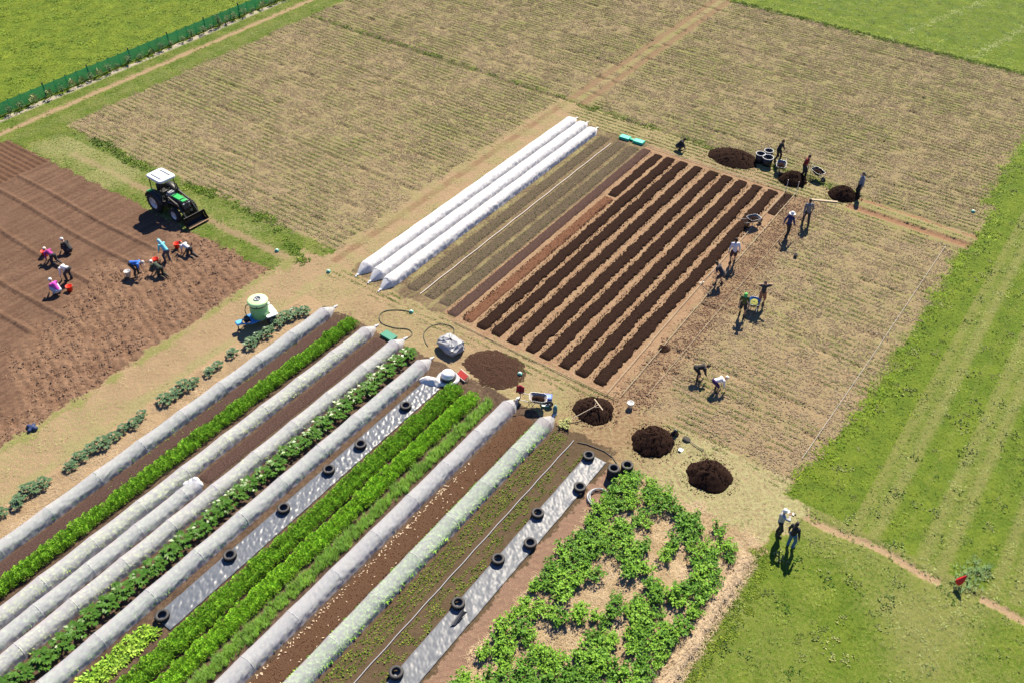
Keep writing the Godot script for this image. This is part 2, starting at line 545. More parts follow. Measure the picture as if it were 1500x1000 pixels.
class Leaves:
	# gathers leaf-sized faces with their own colours into one mesh
	var v := PackedVector3Array()
	var n := PackedVector3Array()
	var c := PackedColorArray()
	var i := PackedInt32Array()
	func tri(a: Vector3, b: Vector3, d: Vector3, nn: Vector3, col: Color) -> void:
		var k := v.size()
		if (d - a).cross(b - a).dot(nn) < 0.0: v.append_array([a, d, b])
		else: v.append_array([a, b, d])
		n.append_array([nn, nn, nn])
		c.append_array([col, col, col])
		i.append_array([k, k + 1, k + 2])
	func blade(at: Vector3, tip: Vector3, w: float, col: Color) -> void:
		var d := (tip - at)
		var s := d.cross(Vector3.UP)
		s = (s.normalized() if s.length() > 0.001 else Vector3.RIGHT) * w * 0.5
		var nn := (s.cross(d).normalized() * 0.6 + Vector3.UP).normalized()
		tri(at - s, at + s, tip, nn, col)
	func leaf(at: Vector3, dir: Vector3, length: float, w: float, droop: float, col: Color, twist := 0.0) -> void:
		# a pointed leaf of four faces, folded along its midrib
		var d := dir.normalized()
		var s := d.cross(Vector3.UP)
		s = s.normalized() if s.length() > 0.01 else Vector3.RIGHT
		s = s.rotated(d, twist)
		var up := s.cross(d).normalized()
		var mid := at + d * length * 0.5 + up * 0.02 * length
		var tip := at + d * length - Vector3.UP * droop * length
		var l := mid - s * w * 0.5 + up * w * 0.16 - Vector3.UP * droop * length * 0.2
		var r := mid + s * w * 0.5 + up * w * 0.16 - Vector3.UP * droop * length * 0.2
		tri(at, l, mid, up, col)
		tri(l, tip, mid, up, col)
		tri(at, mid, r, up, col)
		tri(mid, tip, r, up, col)
	func mesh() -> ArrayMesh:
		var arr := []
		arr.resize(Mesh.ARRAY_MAX)
		arr[Mesh.ARRAY_VERTEX] = v
		arr[Mesh.ARRAY_NORMAL] = n
		arr[Mesh.ARRAY_COLOR] = c
		arr[Mesh.ARRAY_INDEX] = i
		var m := ArrayMesh.new()
		m.add_surface_from_arrays(Mesh.PRIMITIVE_TRIANGLES, arr)
		return m

func rv(a := 1.0) -> float: return rng.randf_range(-a, a)

func tone(base: float, spread: float) -> Color:
	var k := base * (1.0 + rv(spread))
	return Color(k * (1.0 + rv(0.12)), k, k * (1.0 + rv(0.15)))

func grass_patch(side: float, blades: int, h: float, w: float, lean := 0.5) -> ArrayMesh:
	var l := Leaves.new()
	var tufts := maxi(4, blades / 9)
	for t in tufts:
		var at := Vector3(rv(side / 2), -0.02, rv(side / 2))
		var th := h * rng.randf_range(0.55, 1.3)
		var col := tone(1.0, 0.42)
		for b in 9:
			var a := at + Vector3(rv(0.035), 0, rv(0.035))
			l.blade(a, a + Vector3(rv(lean) * th, th * rng.randf_range(0.6, 1.1), rv(lean) * th), w, col * rng.randf_range(0.8, 1.2))
	return l.mesh()

func weed_patch(side: float, count: int, size: float, row := 0.0) -> ArrayMesh:
	# with a row spacing the plants keep to drill rows along x
	var l := Leaves.new()
	for t in count:
		var at := Vector3(rv(side / 2), 0.0, rv(side / 2))
		if row > 0.0: at.z = (snappedf(at.z - row / 2, row) + row / 2) + rv(0.07)
		var s := size * rng.randf_range(0.5, 1.5)
		var col := tone(1.0, 0.3)
		for b in rng.randi_range(3, 5):
			var ang := rng.randf() * TAU
			l.leaf(at, Vector3(cos(ang), rng.randf_range(0.3, 1.1), sin(ang)), s, s * 0.55, 0.1, col * rng.randf_range(0.8, 1.2), rv(0.6))
	return l.mesh()

func straw_patch(side: float, count: int, size: float) -> ArrayMesh:
	var l := Leaves.new()
	for t in count:
		var at := Vector3(rv(side / 2), rng.randf_range(0.005, 0.03), rv(side / 2))
		var ang := rng.randf() * TAU
		var s := size * rng.randf_range(0.4, 1.4)
		l.blade(at, at + Vector3(cos(ang) * s, rv(0.2) * s + 0.01, sin(ang) * s), rng.randf_range(0.012, 0.022), tone(1.0, 0.3))
	return l.mesh()

func clod_patch(side: float, count: int, size: float) -> ArrayMesh:
	var l := Leaves.new()
	for t in count:
		var c := Vector3(rv(side / 2), 0.0, rv(side / 2))
		var s := size * rng.randf_range(0.4, 1.5)
		var col := tone(1.0, 0.3)
		var ring := []
		var off := rng.randf() * TAU
		for k in 5:
			var a := off + TAU * k / 5 + rv(0.3)
			ring.append(c + Vector3(cos(a) * s * rng.randf_range(0.7, 1.1), 0.25 * s + rv(0.1) * s, sin(a) * s * rng.randf_range(0.7, 1.1)))
		var top := c + Vector3(rv(0.25) * s, s * rng.randf_range(0.6, 0.95), rv(0.25) * s)
		var low := c + Vector3(0, -0.5 * s, 0)
		for k in 5:
			var p: Vector3 = ring[k]
			var q: Vector3 = ring[(k + 1) % 5]
			l.tri(p, top, q, (q - p).cross(top - p).normalized(), col)
			l.tri(p, q, low, (low - p).cross(q - p).normalized(), col)
	return l.mesh()

func scatter(called: String, label: String, meshes: Array, material: Material, spots: Array, group := "") -> void:
	# spots: [Vector3 place, scale, Color]; one multimesh for each variant
	if spots.is_empty(): return
	var holder: Node = self
	for k in meshes.size():
		var mm := MultiMesh.new()
		mm.transform_format = MultiMesh.TRANSFORM_3D
		mm.use_colors = true
		mm.mesh = meshes[k]
		var mine := []
		for s in range(k, spots.size(), meshes.size()): mine.append(spots[s])
		mm.instance_count = mine.size()
		for s in mine.size():
			var q: Array = mine[s]
			var b := Basis(Vector3.UP, rng.randf() * TAU) if q.size() < 4 else Basis(Vector3.UP, q[3])
			mm.set_instance_transform(s, Transform3D(b.scaled(Vector3.ONE * q[1]), q[0]))
			mm.set_instance_color(s, q[2])
		var o := MultiMeshInstance3D.new()
		o.multimesh = mm
		o.material_override = material
		if meshes.size() > 1:
			if holder == self:
				holder = thing(called, label, "", Vector3.ZERO, 0.0, group)
				holder.set_meta("kind", "stuff")
			o.name = called + "_clumps"
			holder.add_child(o, true)
			o.set_meta("kind", "stuff")
		else:
			o.name = numbered(called)
			add_child(o)
			tag(o, label, "", group, "stuff")

func over(x0: float, x1: float, z0: float, z1: float, step: float, pick: Callable) -> Array:
	# jittered grid over a rectangle; pick(x, z) returns [scale, colour] or null
	var out := []
	var z := z0
	while z < z1:
		var x := x0
		while x < x1:
			var px := x + rv(step * 0.5)
			var pz := z + rv(step * 0.5)
			if in_land(px, pz, -0.3):
				var w := wander(px, pz)
				var got = pick.call(px, pz, zone(w.x, w.y))
				if got != null:
					if got.size() > 2: pz = snappedf(pz, 0.42) + 0.105
					var spot := [Vector3(px, gy(px, pz), pz), got[0], got[1]]
					if got.size() > 2: spot.append(got[2])
					out.append(spot)
			x += step
		z += step
	return out

func tint(a: Color, b: Color, t: float, spread := 0.15) -> Color:
	var c := a.lerp(b, clampf(t, 0, 1))
	var k := 1.0 + rv(spread)
	return Color(c.r * k, c.g * k, c.b * k)

func build_turf() -> void:
	var blade := leaf_mat(1, 1, 1, 0.55, 0.6)
	var lush := []
	var short := []
	for k in 4:
		lush.append(grass_patch(0.62, 150, 0.085, 0.026, 1.0))
		short.append(grass_patch(0.62, 150, 0.06, 0.024, 0.7))
	var g1 := Color(0.110, 0.215, 0.016)
	var g2 := Color(0.290, 0.385, 0.030)
	var g3 := Color(0.390, 0.440, 0.180)
	scatter("pasture_grass", "tussocky yellow-green grass of the pasture beyond the fence", lush, blade, over(-80, -45.7, -45, 12, 0.42, func(x, z, zn):
		if zn != PASTURE: return null
		var m := noise_at(n_mid, x, z)
		var t := 0.65 + m * 0.45 + noise_at(n_fine, x, z) * 0.4
		var tuss := clampf(noise_at(n_lump, x, z) * 2.0 - 0.5, 0, 1)
		return [rng.randf_range(0.6, 1.1) + tuss * 1.2, tint(g1, g2, t - tuss * 0.5, 0.22)]))
	scatter("verge_grass", "mown grass along the wheel track inside the fence", short, blade, over(-46, -14, -42, 12, 0.4, func(x, z, zn):
		if zn != VERGE or (absf(x + 43.45) < 0.4 and (z < 0 or x < -40.5)): return null
		if x < -45.0: return null
		if x > -40 and absf(z - 1.35) < 0.35 and x > -37: return null
		var t := 0.45 + noise_at(n_mid, x, z) * 0.6
		var c := tint(g1, g2, t)
		if absf(x + 41.9) < 0.35: c = c.lerp(g3, 0.55)
		if x > -40: c = c.lerp(g3, clampf(noise_at(n_big, x, z) * 0.8 + 0.3, 0, 0.8))
		return [rng.randf_range(0.7, 1.3), c]))
	scatter("lawn_grass", "short mown grass of the bright lawn on the right", short, blade, over(14, 36, -54, 27, 0.4, func(x, z, zn):
		if zn != LAWN: return null
		var d := absf(z - 1.6 + 0.12 * sin(x * 1.3))
		if d < 0.26 and (x < 23.3 or x > 24.9): return null
		var t := 0.5 + noise_at(n_mid, x, z) * 0.5 + noise_at(n_fine, x, z) * 0.3
		var c := tint(g1, g2, t)
		if z < 1.0 and x > 19.3: c = c.lerp(g3 * 1.08, clampf(0.20 + 0.45 * sin((x - 19.0) * 2.1 + z * 0.01) + 0.35 * sin(x * 6.3) + noise_at(n_mid, x, z) * 0.4, 0, 0.95))
		if z >= 1.0: c = c.lerp(g3, clampf(0.45 + noise_at(n_big, x, z) * 0.9 + noise_at(n_mid, x, z) * 0.35, 0, 0.9))
		var lump := noise_at(n_lump, x, z)
		var fine := noise_at(n_fine, x, z)
		if fine < -0.62 and rng.randf() < 0.7: return null
		var k := 1.0 - 0.22 * lump + 0.22 * fine + rv(0.25)
		return [rng.randf_range(0.5, 1.2) * (1.7 if x < lawn_edge(z) + 0.7 and z < 0.5 else 1.0) * (1.0 + 0.5 * maxf(lump, 0.0)), Color(c.r * k, c.g * k, c.b * k)]))
	var rough := []
	for k in 3: rough.append(weed_patch(0.5, 14, 0.07))
	scatter("lawn_weeds", "clover and broad weeds dotted through the lawn", rough, blade, over(15, 36, -54, 27, 0.6, func(x, z, zn):
		if zn != LAWN or rng.randf() > 0.22 + 0.5 * noise_at(n_mid, x, z): return null
		if absf(z - 1.6 + 0.12 * sin(x * 1.3)) < 0.3: return null
		return [rng.randf_range(0.6, 1.4), tint(Color(0.085, 0.170, 0.020), Color(0.34, 0.37, 0.13), rng.randf(), 0.2)]))
	scatter("far_lawn_grass", "bright green grass beyond the far edge of the stubble field", lush, blade, over(-20, 17, -80, -51.5, 0.5, func(x, z, zn):
		if zn != LAWN: return null
		var t := 0.35 + noise_at(n_mid, x, z) * 0.5
		if z > -55.0: t = 0.75 + 0.35 * sin(z * 4.0)
		elif z > -56.2: t = 0.1
		var c := tint(g1, g2, t, 0.2)
		for l in [[5.6, -61.2, 0.30], [11.0, -58.8, 0.22]]:
			if absf((x - l[0]) + (z - l[1]) * l[2]) < 0.35: c = c.lerp(g3 * 1.15, 0.8)
		var far := 1.0 + 0.3 * noise_at(n_lump, x, z)
		return [rng.randf_range(0.6, 1.1), Color(c.r * far, c.g * far, c.b * far)]))

func worn(x: float, z: float) -> bool:
	# wheel tracks keep bare of weeds and loose straw
	if z < -26.0 and (absf(x + 13.4) < 0.55 or absf(x + 12.2) < 0.55): return true
	return x > 9.3 and z < -23.7 and (absf(z + 24.55) < 0.5 or absf(z + 26.0) < 0.5)

func build_weeds() -> void:
	var leafy := leaf_mat(1, 1, 1, 0.4, 0.7)
	var dull := leaf_mat(1, 1, 1, 0.15, 0.9)
	var weeds := []
	var stalks := []
	var clods := []
	for k in 4:
		weeds.append(weed_patch(0.84, 52, 0.045, 0.42))
		stalks.append(straw_patch(0.8, 30, 0.05))
		clods.append(clod_patch(0.8, 60, 0.036))
	var w1 := Color(0.150, 0.205, 0.040)
	var w2 := Color(0.340, 0.375, 0.125)
	scatter("field_weeds", "sparse low weeds scattered over the harrowed stubble", weeds, leafy, over(-41, 17.5, -53.0, 1, 0.42, func(x, z, zn):
		if (zn != STUBBLE and zn != HEADLAND) or worn(x, z): return null
		var b := noise_at(n_big, x, z)
		var r := n_row[(int((z - Z0) / SPAN * TEX) & 1023) << 10 | (int((x - X0) / SPAN * TEX) & 1023)] / 127.5 - 1.0
		if x > 6.0 and z > -24.0:
			if x < 7.9: return null
			b -= 0.45
		if rng.randf() > 0.42 + b * 0.5 + r * 0.4: return null
		return [rng.randf_range(0.85, 1.1), tint(w1, w2, 0.45 + rv(0.4), 0.15), 0.0]))
	scatter("stubble_straw", "bleached straw and stalk bits lying over the stubble field", stalks, dull, over(-41, 17.5, -53, 4.2, 0.7, func(x, z, zn):
		if (zn != STUBBLE and zn != HEADLAND) or worn(x, z): return null
		return [rng.randf_range(0.7, 1.3), tint(Color(0.30, 0.25, 0.13), Color(0.50, 0.44, 0.26), rng.randf(), 0.2)]))
	scatter("field_clods", "small dry clods of soil over the stubble field", clods, dull, over(-41, 17.5, -53, 1, 0.5, func(x, z, zn):
		if zn != STUBBLE or worn(x, z): return null
		var red := clampf(1.4 - absf(x - 7.0) / 1.3, 0, 1) if z > -24.0 and x > 6.0 else 0.0
		return [rng.randf_range(0.7, 1.1) * (1.0 + red * 0.25), tint(Color(0.33, 0.255, 0.160), Color(0.24, 0.145, 0.090), red + rv(0.3), 0.12)]))
	var big_clods := []
	for k in 4: big_clods.append(clod_patch(0.7, 26, 0.036))
	scatter("dug_clods", "rough red-brown clods where potatoes have been dug", big_clods, dull, over(-42.5, -15.5, 2.8, 24, 0.42, func(x, z, zn):
		if zn != PLOUGHED: return null
		var d := dug(x, z)
		if rng.randf() > 0.06 + d * 0.6: return null
		return [rng.randf_range(0.6, 1.2) * (0.55 + 0.55 * d), tint(Color(0.20, 0.120, 0.077), Color(0.29, 0.185, 0.122), rng.randf(), 0.12)]))
	# headland: dry grass tufts
	var tufts := []
	for k in 3: tufts.append(grass_patch(0.6, 70, 0.06, 0.02, 1.2))
	scatter("dry_grass", "thin dry grass on the trodden headland", tufts, leafy, over(-16, 17.5, -26.5, 28, 0.36, func(x, z, zn):
		if zn != HEADLAND and zn != TRACK: return null
		var b := noise_at(n_mid, x, z)
		var green := clampf((x - 8.5) * 0.4, 0, 1) if z > 0.0 else (0.5 if x > 9.4 else 0.2)
		if zn == TRACK: green = clampf(1.0 - absf(x + 15.6) / 0.7, 0, 1)
		if worn(x, z) or rng.randf() > 0.35 + b * 0.6 + green * 0.6: return null
		return [rng.randf_range(0.6, 1.2), tint(Color(0.40, 0.36, 0.18), Color(0.33, 0.38, 0.13), green * 0.8 + rv(0.3), 0.2)]))
	# leafy strips: the bank between the stubble and the tractor's lane, the old furrow between the fields, the lawn edge
	var bank := []
	for k in 3: bank.append(weed_patch(0.5, 26, 0.08))
	var deep := Color(0.085, 0.165, 0.018)
	var fresh := Color(0.230, 0.340, 0.040)
	scatter("bank_weeds", "dense dark green weeds along the bank beside the tractor", bank, leafy, over(-39, -13.8, -1.6, 3.6, 0.24, func(x, z, zn):
		var mid := -0.62 + 0.25 * sin(x * 0.35) + (clampf((x + 19.0) * 0.35, 0, 1.7))
		var d := absf(z - mid)
		if d > 0.30 + 0.35 * noise_at(n_mid, x, z) or x > -14.6 or x < -37.5 or rng.randf() > 0.6: return null
		return [rng.randf_range(0.6, 1.3), tint(deep, fresh, rng.randf(), 0.2)]))
	scatter("furrow_weeds", "broken line of green weeds along the old furrow", bank, leafy, over(-40, 10, -26.6, -25.6, 0.3, func(x, z, zn):
		if absf(z + 26.15) > 0.30 or noise_at(n_mid, x * 0.6, 3.0) < (-0.6 if x < -27 else -0.1): return null
		return [rng.randf_range(0.5, 1.0), tint(deep, fresh, rng.randf(), 0.2)]))
	var long_grass := []
	for k in 3: long_grass.append(grass_patch(0.45, 80, 0.17, 0.022, 0.7))
	scatter("edge_grass", "long unmown grass along the edge of the lawn", long_grass, leafy, over(14.5, 18.6, -52, 1.5, 0.3, func(x, z, zn):
		var d := absf(x - lawn_edge(z) - 0.25)
		if d > 0.5 + 0.4 * noise_at(n_mid, x, z) or rng.randf() > 0.6: return null
		return [rng.randf_range(0.5, 1.0), tint(Color(0.12, 0.24, 0.016), Color(0.26, 0.38, 0.02), rng.randf(), 0.2)]))
	scatter("far_edge_grass", "dark unmown grass along the far edge of the stubble field", bank, leafy, over(-12, 17, -52.8, -51.6, 0.32, func(x, z, zn):
		if absf(z + 52.2) > 0.4: return null
		return [rng.randf_range(0.5, 1.0), tint(Color(0.06, 0.12, 0.014), Color(0.16, 0.26, 0.02), rng.randf(), 0.2)]))
	scatter("thistle_patch", "rough grey-green weeds around the red marker by the path", long_grass, leafy, over(22.6, 25.6, -2.4, 2.6, 0.26, func(x, z, zn):
		if rng.randf() > 0.75 or Vector2((x - 24.1 - (0.9 - z) * 0.12) * 1.8, (z - 0.4) * 0.6).length() > 0.7 + 0.5 * noise_at(n_lump, x, z): return null
		return [rng.randf_range(0.9, 1.7), tint(Color(0.10, 0.20, 0.065), Color(0.22, 0.33, 0.14), rng.randf(), 0.3)]))
	scatter("plot_edge_weeds", "dark leafy weeds between the straw ridge and the lawn", bank, leafy, over(16.0, 17.6, 4.6, 16, 0.27, func(x, z, zn):
		if absf(x - 16.75 - 0.2 * sin(z)) > 0.45: return null
		return [rng.randf_range(0.4, 0.9), tint(Color(0.10, 0.18, 0.016), Color(0.28, 0.36, 0.04), rng.randf(), 0.2)]))

# crop rows -----------------------------------------------------------------
func frond_clump(h: float, r: float, leaves: int, size: float, lift := 0.7) -> ArrayMesh:
	var l := Leaves.new()
	for k in leaves:
		var a := rng.randf() * TAU
		var q := sqrt(rng.randf())
		var y := h * (1.0 - q * q * 0.55) * rng.randf_range(0.55, 1.05)
		var at := Vector3(cos(a) * r * q, y - size * 0.4, sin(a) * r * q)
		var dir := Vector3(cos(a) * (0.4 + q) + rv(0.5), lift + rv(0.5), sin(a) * (0.4 + q) + rv(0.5))
		var s := size * rng.randf_range(0.6, 1.3)
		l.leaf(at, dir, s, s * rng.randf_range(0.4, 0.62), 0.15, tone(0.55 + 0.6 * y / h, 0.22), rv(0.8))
	for k in 7:
		var a := rng.randf() * TAU
		l.blade(Vector3(0, 0, 0), Vector3(cos(a) * r * 0.7, h * 0.8, sin(a) * r * 0.7), 0.02, Color(0.6, 0.75, 0.5))
	return l.mesh()

func crop_row(called: String, label: String, meshes: Array, m: Material, xc: float, width: float, z0: float, z1: float, step: float, a: Color, b: Color, gap := 0.0, size := 1.0) -> void:
	var spots := []
	var z := z0
	while z < z1:
		var n := maxi(1, int(width / step))
		for k in n:
			var x := xc - width / 2 + (k + 0.5) * width / n + rv(step * 0.3)
			var zz := z + rv(step * 0.5)
			if gap > 0.0 and noise_at(n_mid, x * 2.0 + xc * 9.0, zz * 1.6) > 1.0 - gap: continue
			var big := 1.0 + 0.28 * noise_at(n_mid, xc * 7.0, zz * 2.0)
			spots.append([Vector3(x, 0.0, zz), size * rng.randf_range(0.8, 1.15) * big, tint(a, b, rng.randf(), 0.15)])
		z += step
	scatter(called, label, meshes, m, spots)

func bush(r: float, h: float, leaves: int, size: float, spread := 0.62) -> ArrayMesh:
	# a leafy plant: stems from one root, leaves spread through a dome
	var l := Leaves.new()
	var stems := 7
	for s in stems:
		var a := TAU * s / stems + rv(0.4)
		var out := Vector3(cos(a) * r * rng.randf_range(0.3, 0.95), h * rng.randf_range(0.6, 1.0), sin(a) * r * rng.randf_range(0.3, 0.95))
		l.blade(Vector3.ZERO, out, 0.025, Color(0.5, 0.7, 0.4))
		for k in leaves / stems:
			var t := rng.randf_range(0.35, 1.05)
			var at := out * t + Vector3(rv(0.1), rv(0.06), rv(0.1))
			at.y = maxf(at.y, 0.03)
			var d := rng.randf() * TAU
			var sz := size * rng.randf_range(0.6, 1.25)
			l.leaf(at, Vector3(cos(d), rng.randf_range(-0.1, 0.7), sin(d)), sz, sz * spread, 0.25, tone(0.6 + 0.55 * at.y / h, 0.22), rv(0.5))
	return l.mesh()

func big_leaf_plant(r: float, h: float, leaves: int, size: float, broad: float, pale := 0.0) -> Array:
	# two meshes: stalks and leaves; every leaf a lobed blade on its own stalk
	var l := Leaves.new()
	var s := Leaves.new()
	for k in leaves:
		var a := TAU * k * 0.382 + rv(0.3)
		var q := 0.25 + 0.75 * float(k) / leaves
		var tip := Vector3(cos(a) * r * q, h * (1.05 - 0.55 * q) * rng.randf_range(0.8, 1.1), sin(a) * r * q)
		s.blade(Vector3(0, 0.02, 0), tip, 0.03, Color(0.7, 0.9, 0.6))
		var sz := size * rng.randf_range(0.7, 1.15)
		var col := tone(1.0, 0.25)
		for lobe in 5:
			var t := a + (lobe - 2) * 0.62
			l.leaf(tip - Vector3(cos(a), 0, sin(a)) * sz * 0.25, Vector3(cos(t), 0.12 + rv(0.2), sin(t)), sz * (0.95 - 0.13 * absf(lobe - 2)), sz * broad, 0.22, col * (1.0 + (pale if lobe == 2 else 0.0)), rv(0.25))
	return [l.mesh(), s.mesh()]

func build_crops() -> void:
	var leafy := leaf_mat(1, 1, 1, 0.5, 0.5)
	var frond := []
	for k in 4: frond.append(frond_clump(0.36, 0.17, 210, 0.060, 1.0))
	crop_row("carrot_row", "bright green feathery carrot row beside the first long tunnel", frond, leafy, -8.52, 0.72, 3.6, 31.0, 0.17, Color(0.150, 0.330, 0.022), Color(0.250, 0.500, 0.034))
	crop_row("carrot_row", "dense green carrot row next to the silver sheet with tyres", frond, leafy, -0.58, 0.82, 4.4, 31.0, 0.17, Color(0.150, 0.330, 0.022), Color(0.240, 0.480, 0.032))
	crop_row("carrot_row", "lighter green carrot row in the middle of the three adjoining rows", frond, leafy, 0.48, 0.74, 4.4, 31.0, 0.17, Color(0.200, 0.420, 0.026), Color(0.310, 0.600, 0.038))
	var spear := []
	for k in 3: spear.append(grass_patch(0.34, 150, 0.27, 0.018, 0.5))
	crop_row("onion_row", "grassy dark green onion row with gaps", spear, leafy, 1.38, 0.52, 4.2, 31.0, 0.19, Color(0.110, 0.250, 0.026), Color(0.190, 0.370, 0.040), 0.40)
	var lettuce := []
	for k in 3: lettuce.append(frond_clump(0.20, 0.15, 34, 0.14, 0.35))
	crop_row("lettuce_row", "yellow-green lettuce bed below the end of the silver sheet", lettuce, leafy, -1.95, 0.8, 22.7, 31.0, 0.22, Color(0.20, 0.38, 0.03), Color(0.34, 0.52, 0.06))
	# seedlings in the open beds
	var sprout := [weed_patch(0.16, 5, 0.065)]
	var rows := [[-9.35, 4.5, 19.0, "yellow-green seedlings in the dark bed beside the first tunnel"], [5.55, 3.9, 21.0, "rows of green seedlings between the green tunnel and the drip pipe"], [6.75, 4.2, 19.0, "rows of tiny seedlings between the drip pipe and the silver sheet"]]
	for q in rows:
		var spots := []
		for line in 4:
			var x: float = q[0] - 0.33 + line * 0.22
			var z: float = q[1]
			while z < q[2]:
				if noise_at(n_mid, x * 3.0, z * 1.7) < (0.42 if q[0] < 6.0 else 0.05): spots.append([Vector3(x + rv(0.03), gy(x, z), z), rng.randf_range(0.6, 1.3), tint(Color(0.12, 0.20, 0.02), Color(0.27, 0.33, 0.05), rng.randf(), 0.2)])
				z += 0.14
		scatter("seedling_rows", q[3], sprout, leafy, spots)
	# squash row: one plant after another
	var squash := []
	for k in 4: squash.append(big_leaf_plant(0.52, 0.52, 20, 0.27, 0.5, 0.12))
	var sq_m := leaf_mat(0.060, 0.145, 0.020, 0.4, 0.35)
	var sq_s := leaf_mat(0.16, 0.22, 0.07, 0.3, 0.6)
	var z := 3.95
	var k := 0
	while z < 30.0:
		var t := thing("squash_plant", "broad-leaved squash plant in the dark green row, %s from its far end" % nth(k), "squash plant", Vector3(-4.22 + rv(0.08), 0, z), rng.randf() * TAU, "squash plants in the row")
		part("leaves", squash[k % 4][0], sq_m, t)
		part("stalks", squash[k % 4][1], sq_s, t)
		z += 0.78 + rv(0.06)
		k += 1
	# kale beside the track
	var kale := []
	for j in 3: kale.append(big_leaf_plant(0.36, 0.42, 18, 0.22, 0.36, 0.35))
	var ka_m := leaf_mat(0.085, 0.150, 0.075, 0.3, 0.4)
	var ka_s := leaf_mat(0.25, 0.32, 0.22, 0.3, 0.6)
	var kale_spots := [[-11.9, 24.6], [-12.05, 24.1], [-11.95, 23.4], [-12.1, 22.7], [-12.0, 21.9], [-12.2, 21.2], [-12.05, 20.6], [-11.95, 19.2], [-12.05, 18.6], [-12.1, 18.0], [-11.95, 17.4], [-11.9, 16.8], [-12.0, 16.2], [-11.85, 15.7], [-12.0, 15.1], [-11.95, 13.7], [-11.85, 13.1], [-11.95, 12.5], [-11.8, 12.0], [-11.75, 11.0], [-11.8, 10.4], [-11.9, 9.3], [-11.65, 8.2], [-11.75, 7.6], [-11.6, 7.0], [-11.75, 6.1], [-11.8, 5.5], [-11.55, 5.0], [-11.3, 4.5]]
	kale_spots.reverse()
	for kk in kale_spots.size():
		var q: Array = kale_spots[kk]
		var t := thing("kale_plant", "blue-green kale plant beside the dirt track, %s from the far end" % nth(kk), "kale plant", Vector3(q[0], gy(q[0], q[1]), q[1]), rng.randf() * TAU, "kale plants along the track")
		t.scale = Vector3.ONE * rng.randf_range(0.85, 1.2)
		var j := rng.randi() % 3
		part("leaves", kale[j][0], ka_m, t)
		part("stalks", kale[j][1], ka_s, t)
	# potato patch
	var pot := []
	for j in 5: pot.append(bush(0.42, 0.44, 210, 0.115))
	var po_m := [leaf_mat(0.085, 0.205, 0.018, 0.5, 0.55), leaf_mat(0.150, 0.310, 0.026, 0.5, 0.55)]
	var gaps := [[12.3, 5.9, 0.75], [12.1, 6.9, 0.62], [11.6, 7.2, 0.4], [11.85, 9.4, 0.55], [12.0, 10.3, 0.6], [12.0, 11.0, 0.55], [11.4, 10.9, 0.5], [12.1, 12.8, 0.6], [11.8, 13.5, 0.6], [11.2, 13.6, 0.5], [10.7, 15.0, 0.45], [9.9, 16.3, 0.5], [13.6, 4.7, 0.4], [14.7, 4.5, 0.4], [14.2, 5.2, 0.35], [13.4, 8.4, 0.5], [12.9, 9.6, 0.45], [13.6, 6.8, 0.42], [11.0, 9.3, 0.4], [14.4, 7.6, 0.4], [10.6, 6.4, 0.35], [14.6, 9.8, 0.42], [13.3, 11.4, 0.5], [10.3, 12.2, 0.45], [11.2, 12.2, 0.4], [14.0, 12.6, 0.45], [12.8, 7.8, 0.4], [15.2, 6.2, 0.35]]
	var x := 9.55
	while x < 16.0:
		var pz := 4.3
		while pz < 20.0:
			var px := x + rv(0.14)
			var qz := pz + rv(0.14)
			var ok := qz > 4.1 + 0.18 * maxf(px - 11.0, 0.0) and px > 9.25 + clampf(6.0 - qz, 0.0, 1.0) * 0.1 and px < 15.75 - clampf(qz - 9.0, 0.0, 5.0) * 0.04 and in_land(px, qz, -1.5)
			for g in gaps:
				if Vector2(px - g[0], qz - g[1]).length() < g[2]: ok = false
			if ok and noise_at(n_mid, px * 1.5, qz * 1.5) < 0.55:
				var t := thing("potato_plant", "bushy green potato plant in the straw-mulched patch", "potato plant", Vector3(px, 0, qz), rng.randf() * TAU, "potato plants in the straw-mulched patch")
				t.scale = Vector3.ONE * rng.randf_range(0.8, 1.25)
				part("foliage", pot[rng.randi() % 5], po_m[rng.randi() % 2], t)
			pz += 0.53
		x += 0.53
	# straw on the potato plot and beside the kale
	var straw := leaf_mat(1, 1, 1, 0.15, 0.9)
	var loose := []
	for j in 3: loose.append(straw_patch(0.6, 130, 0.2))
	scatter("straw_mulch", "loose golden straw mulch between the potato plants", loose, straw, over(9.5, 16.4, 4.2, 20.0, 0.4, func(sx, sz, zn):
		if zn != MULCH: return null
		return [rng.randf_range(0.7, 1.2), tint(Color(0.42, 0.31, 0.17), Color(0.58, 0.46, 0.30), rng.randf(), 0.15)]))
	scatter("kale_straw", "strip of straw mulch between the kale and the first tunnel", loose, straw, over(-11.9, -10.8, 4.2, 28.0, 0.4, func(sx, sz, zn):
		if rng.randf() > 0.75: return null
		return [rng.randf_range(0.6, 1.1), tint(Color(0.40, 0.29, 0.17), Color(0.52, 0.40, 0.26), rng.randf(), 0.15)]))

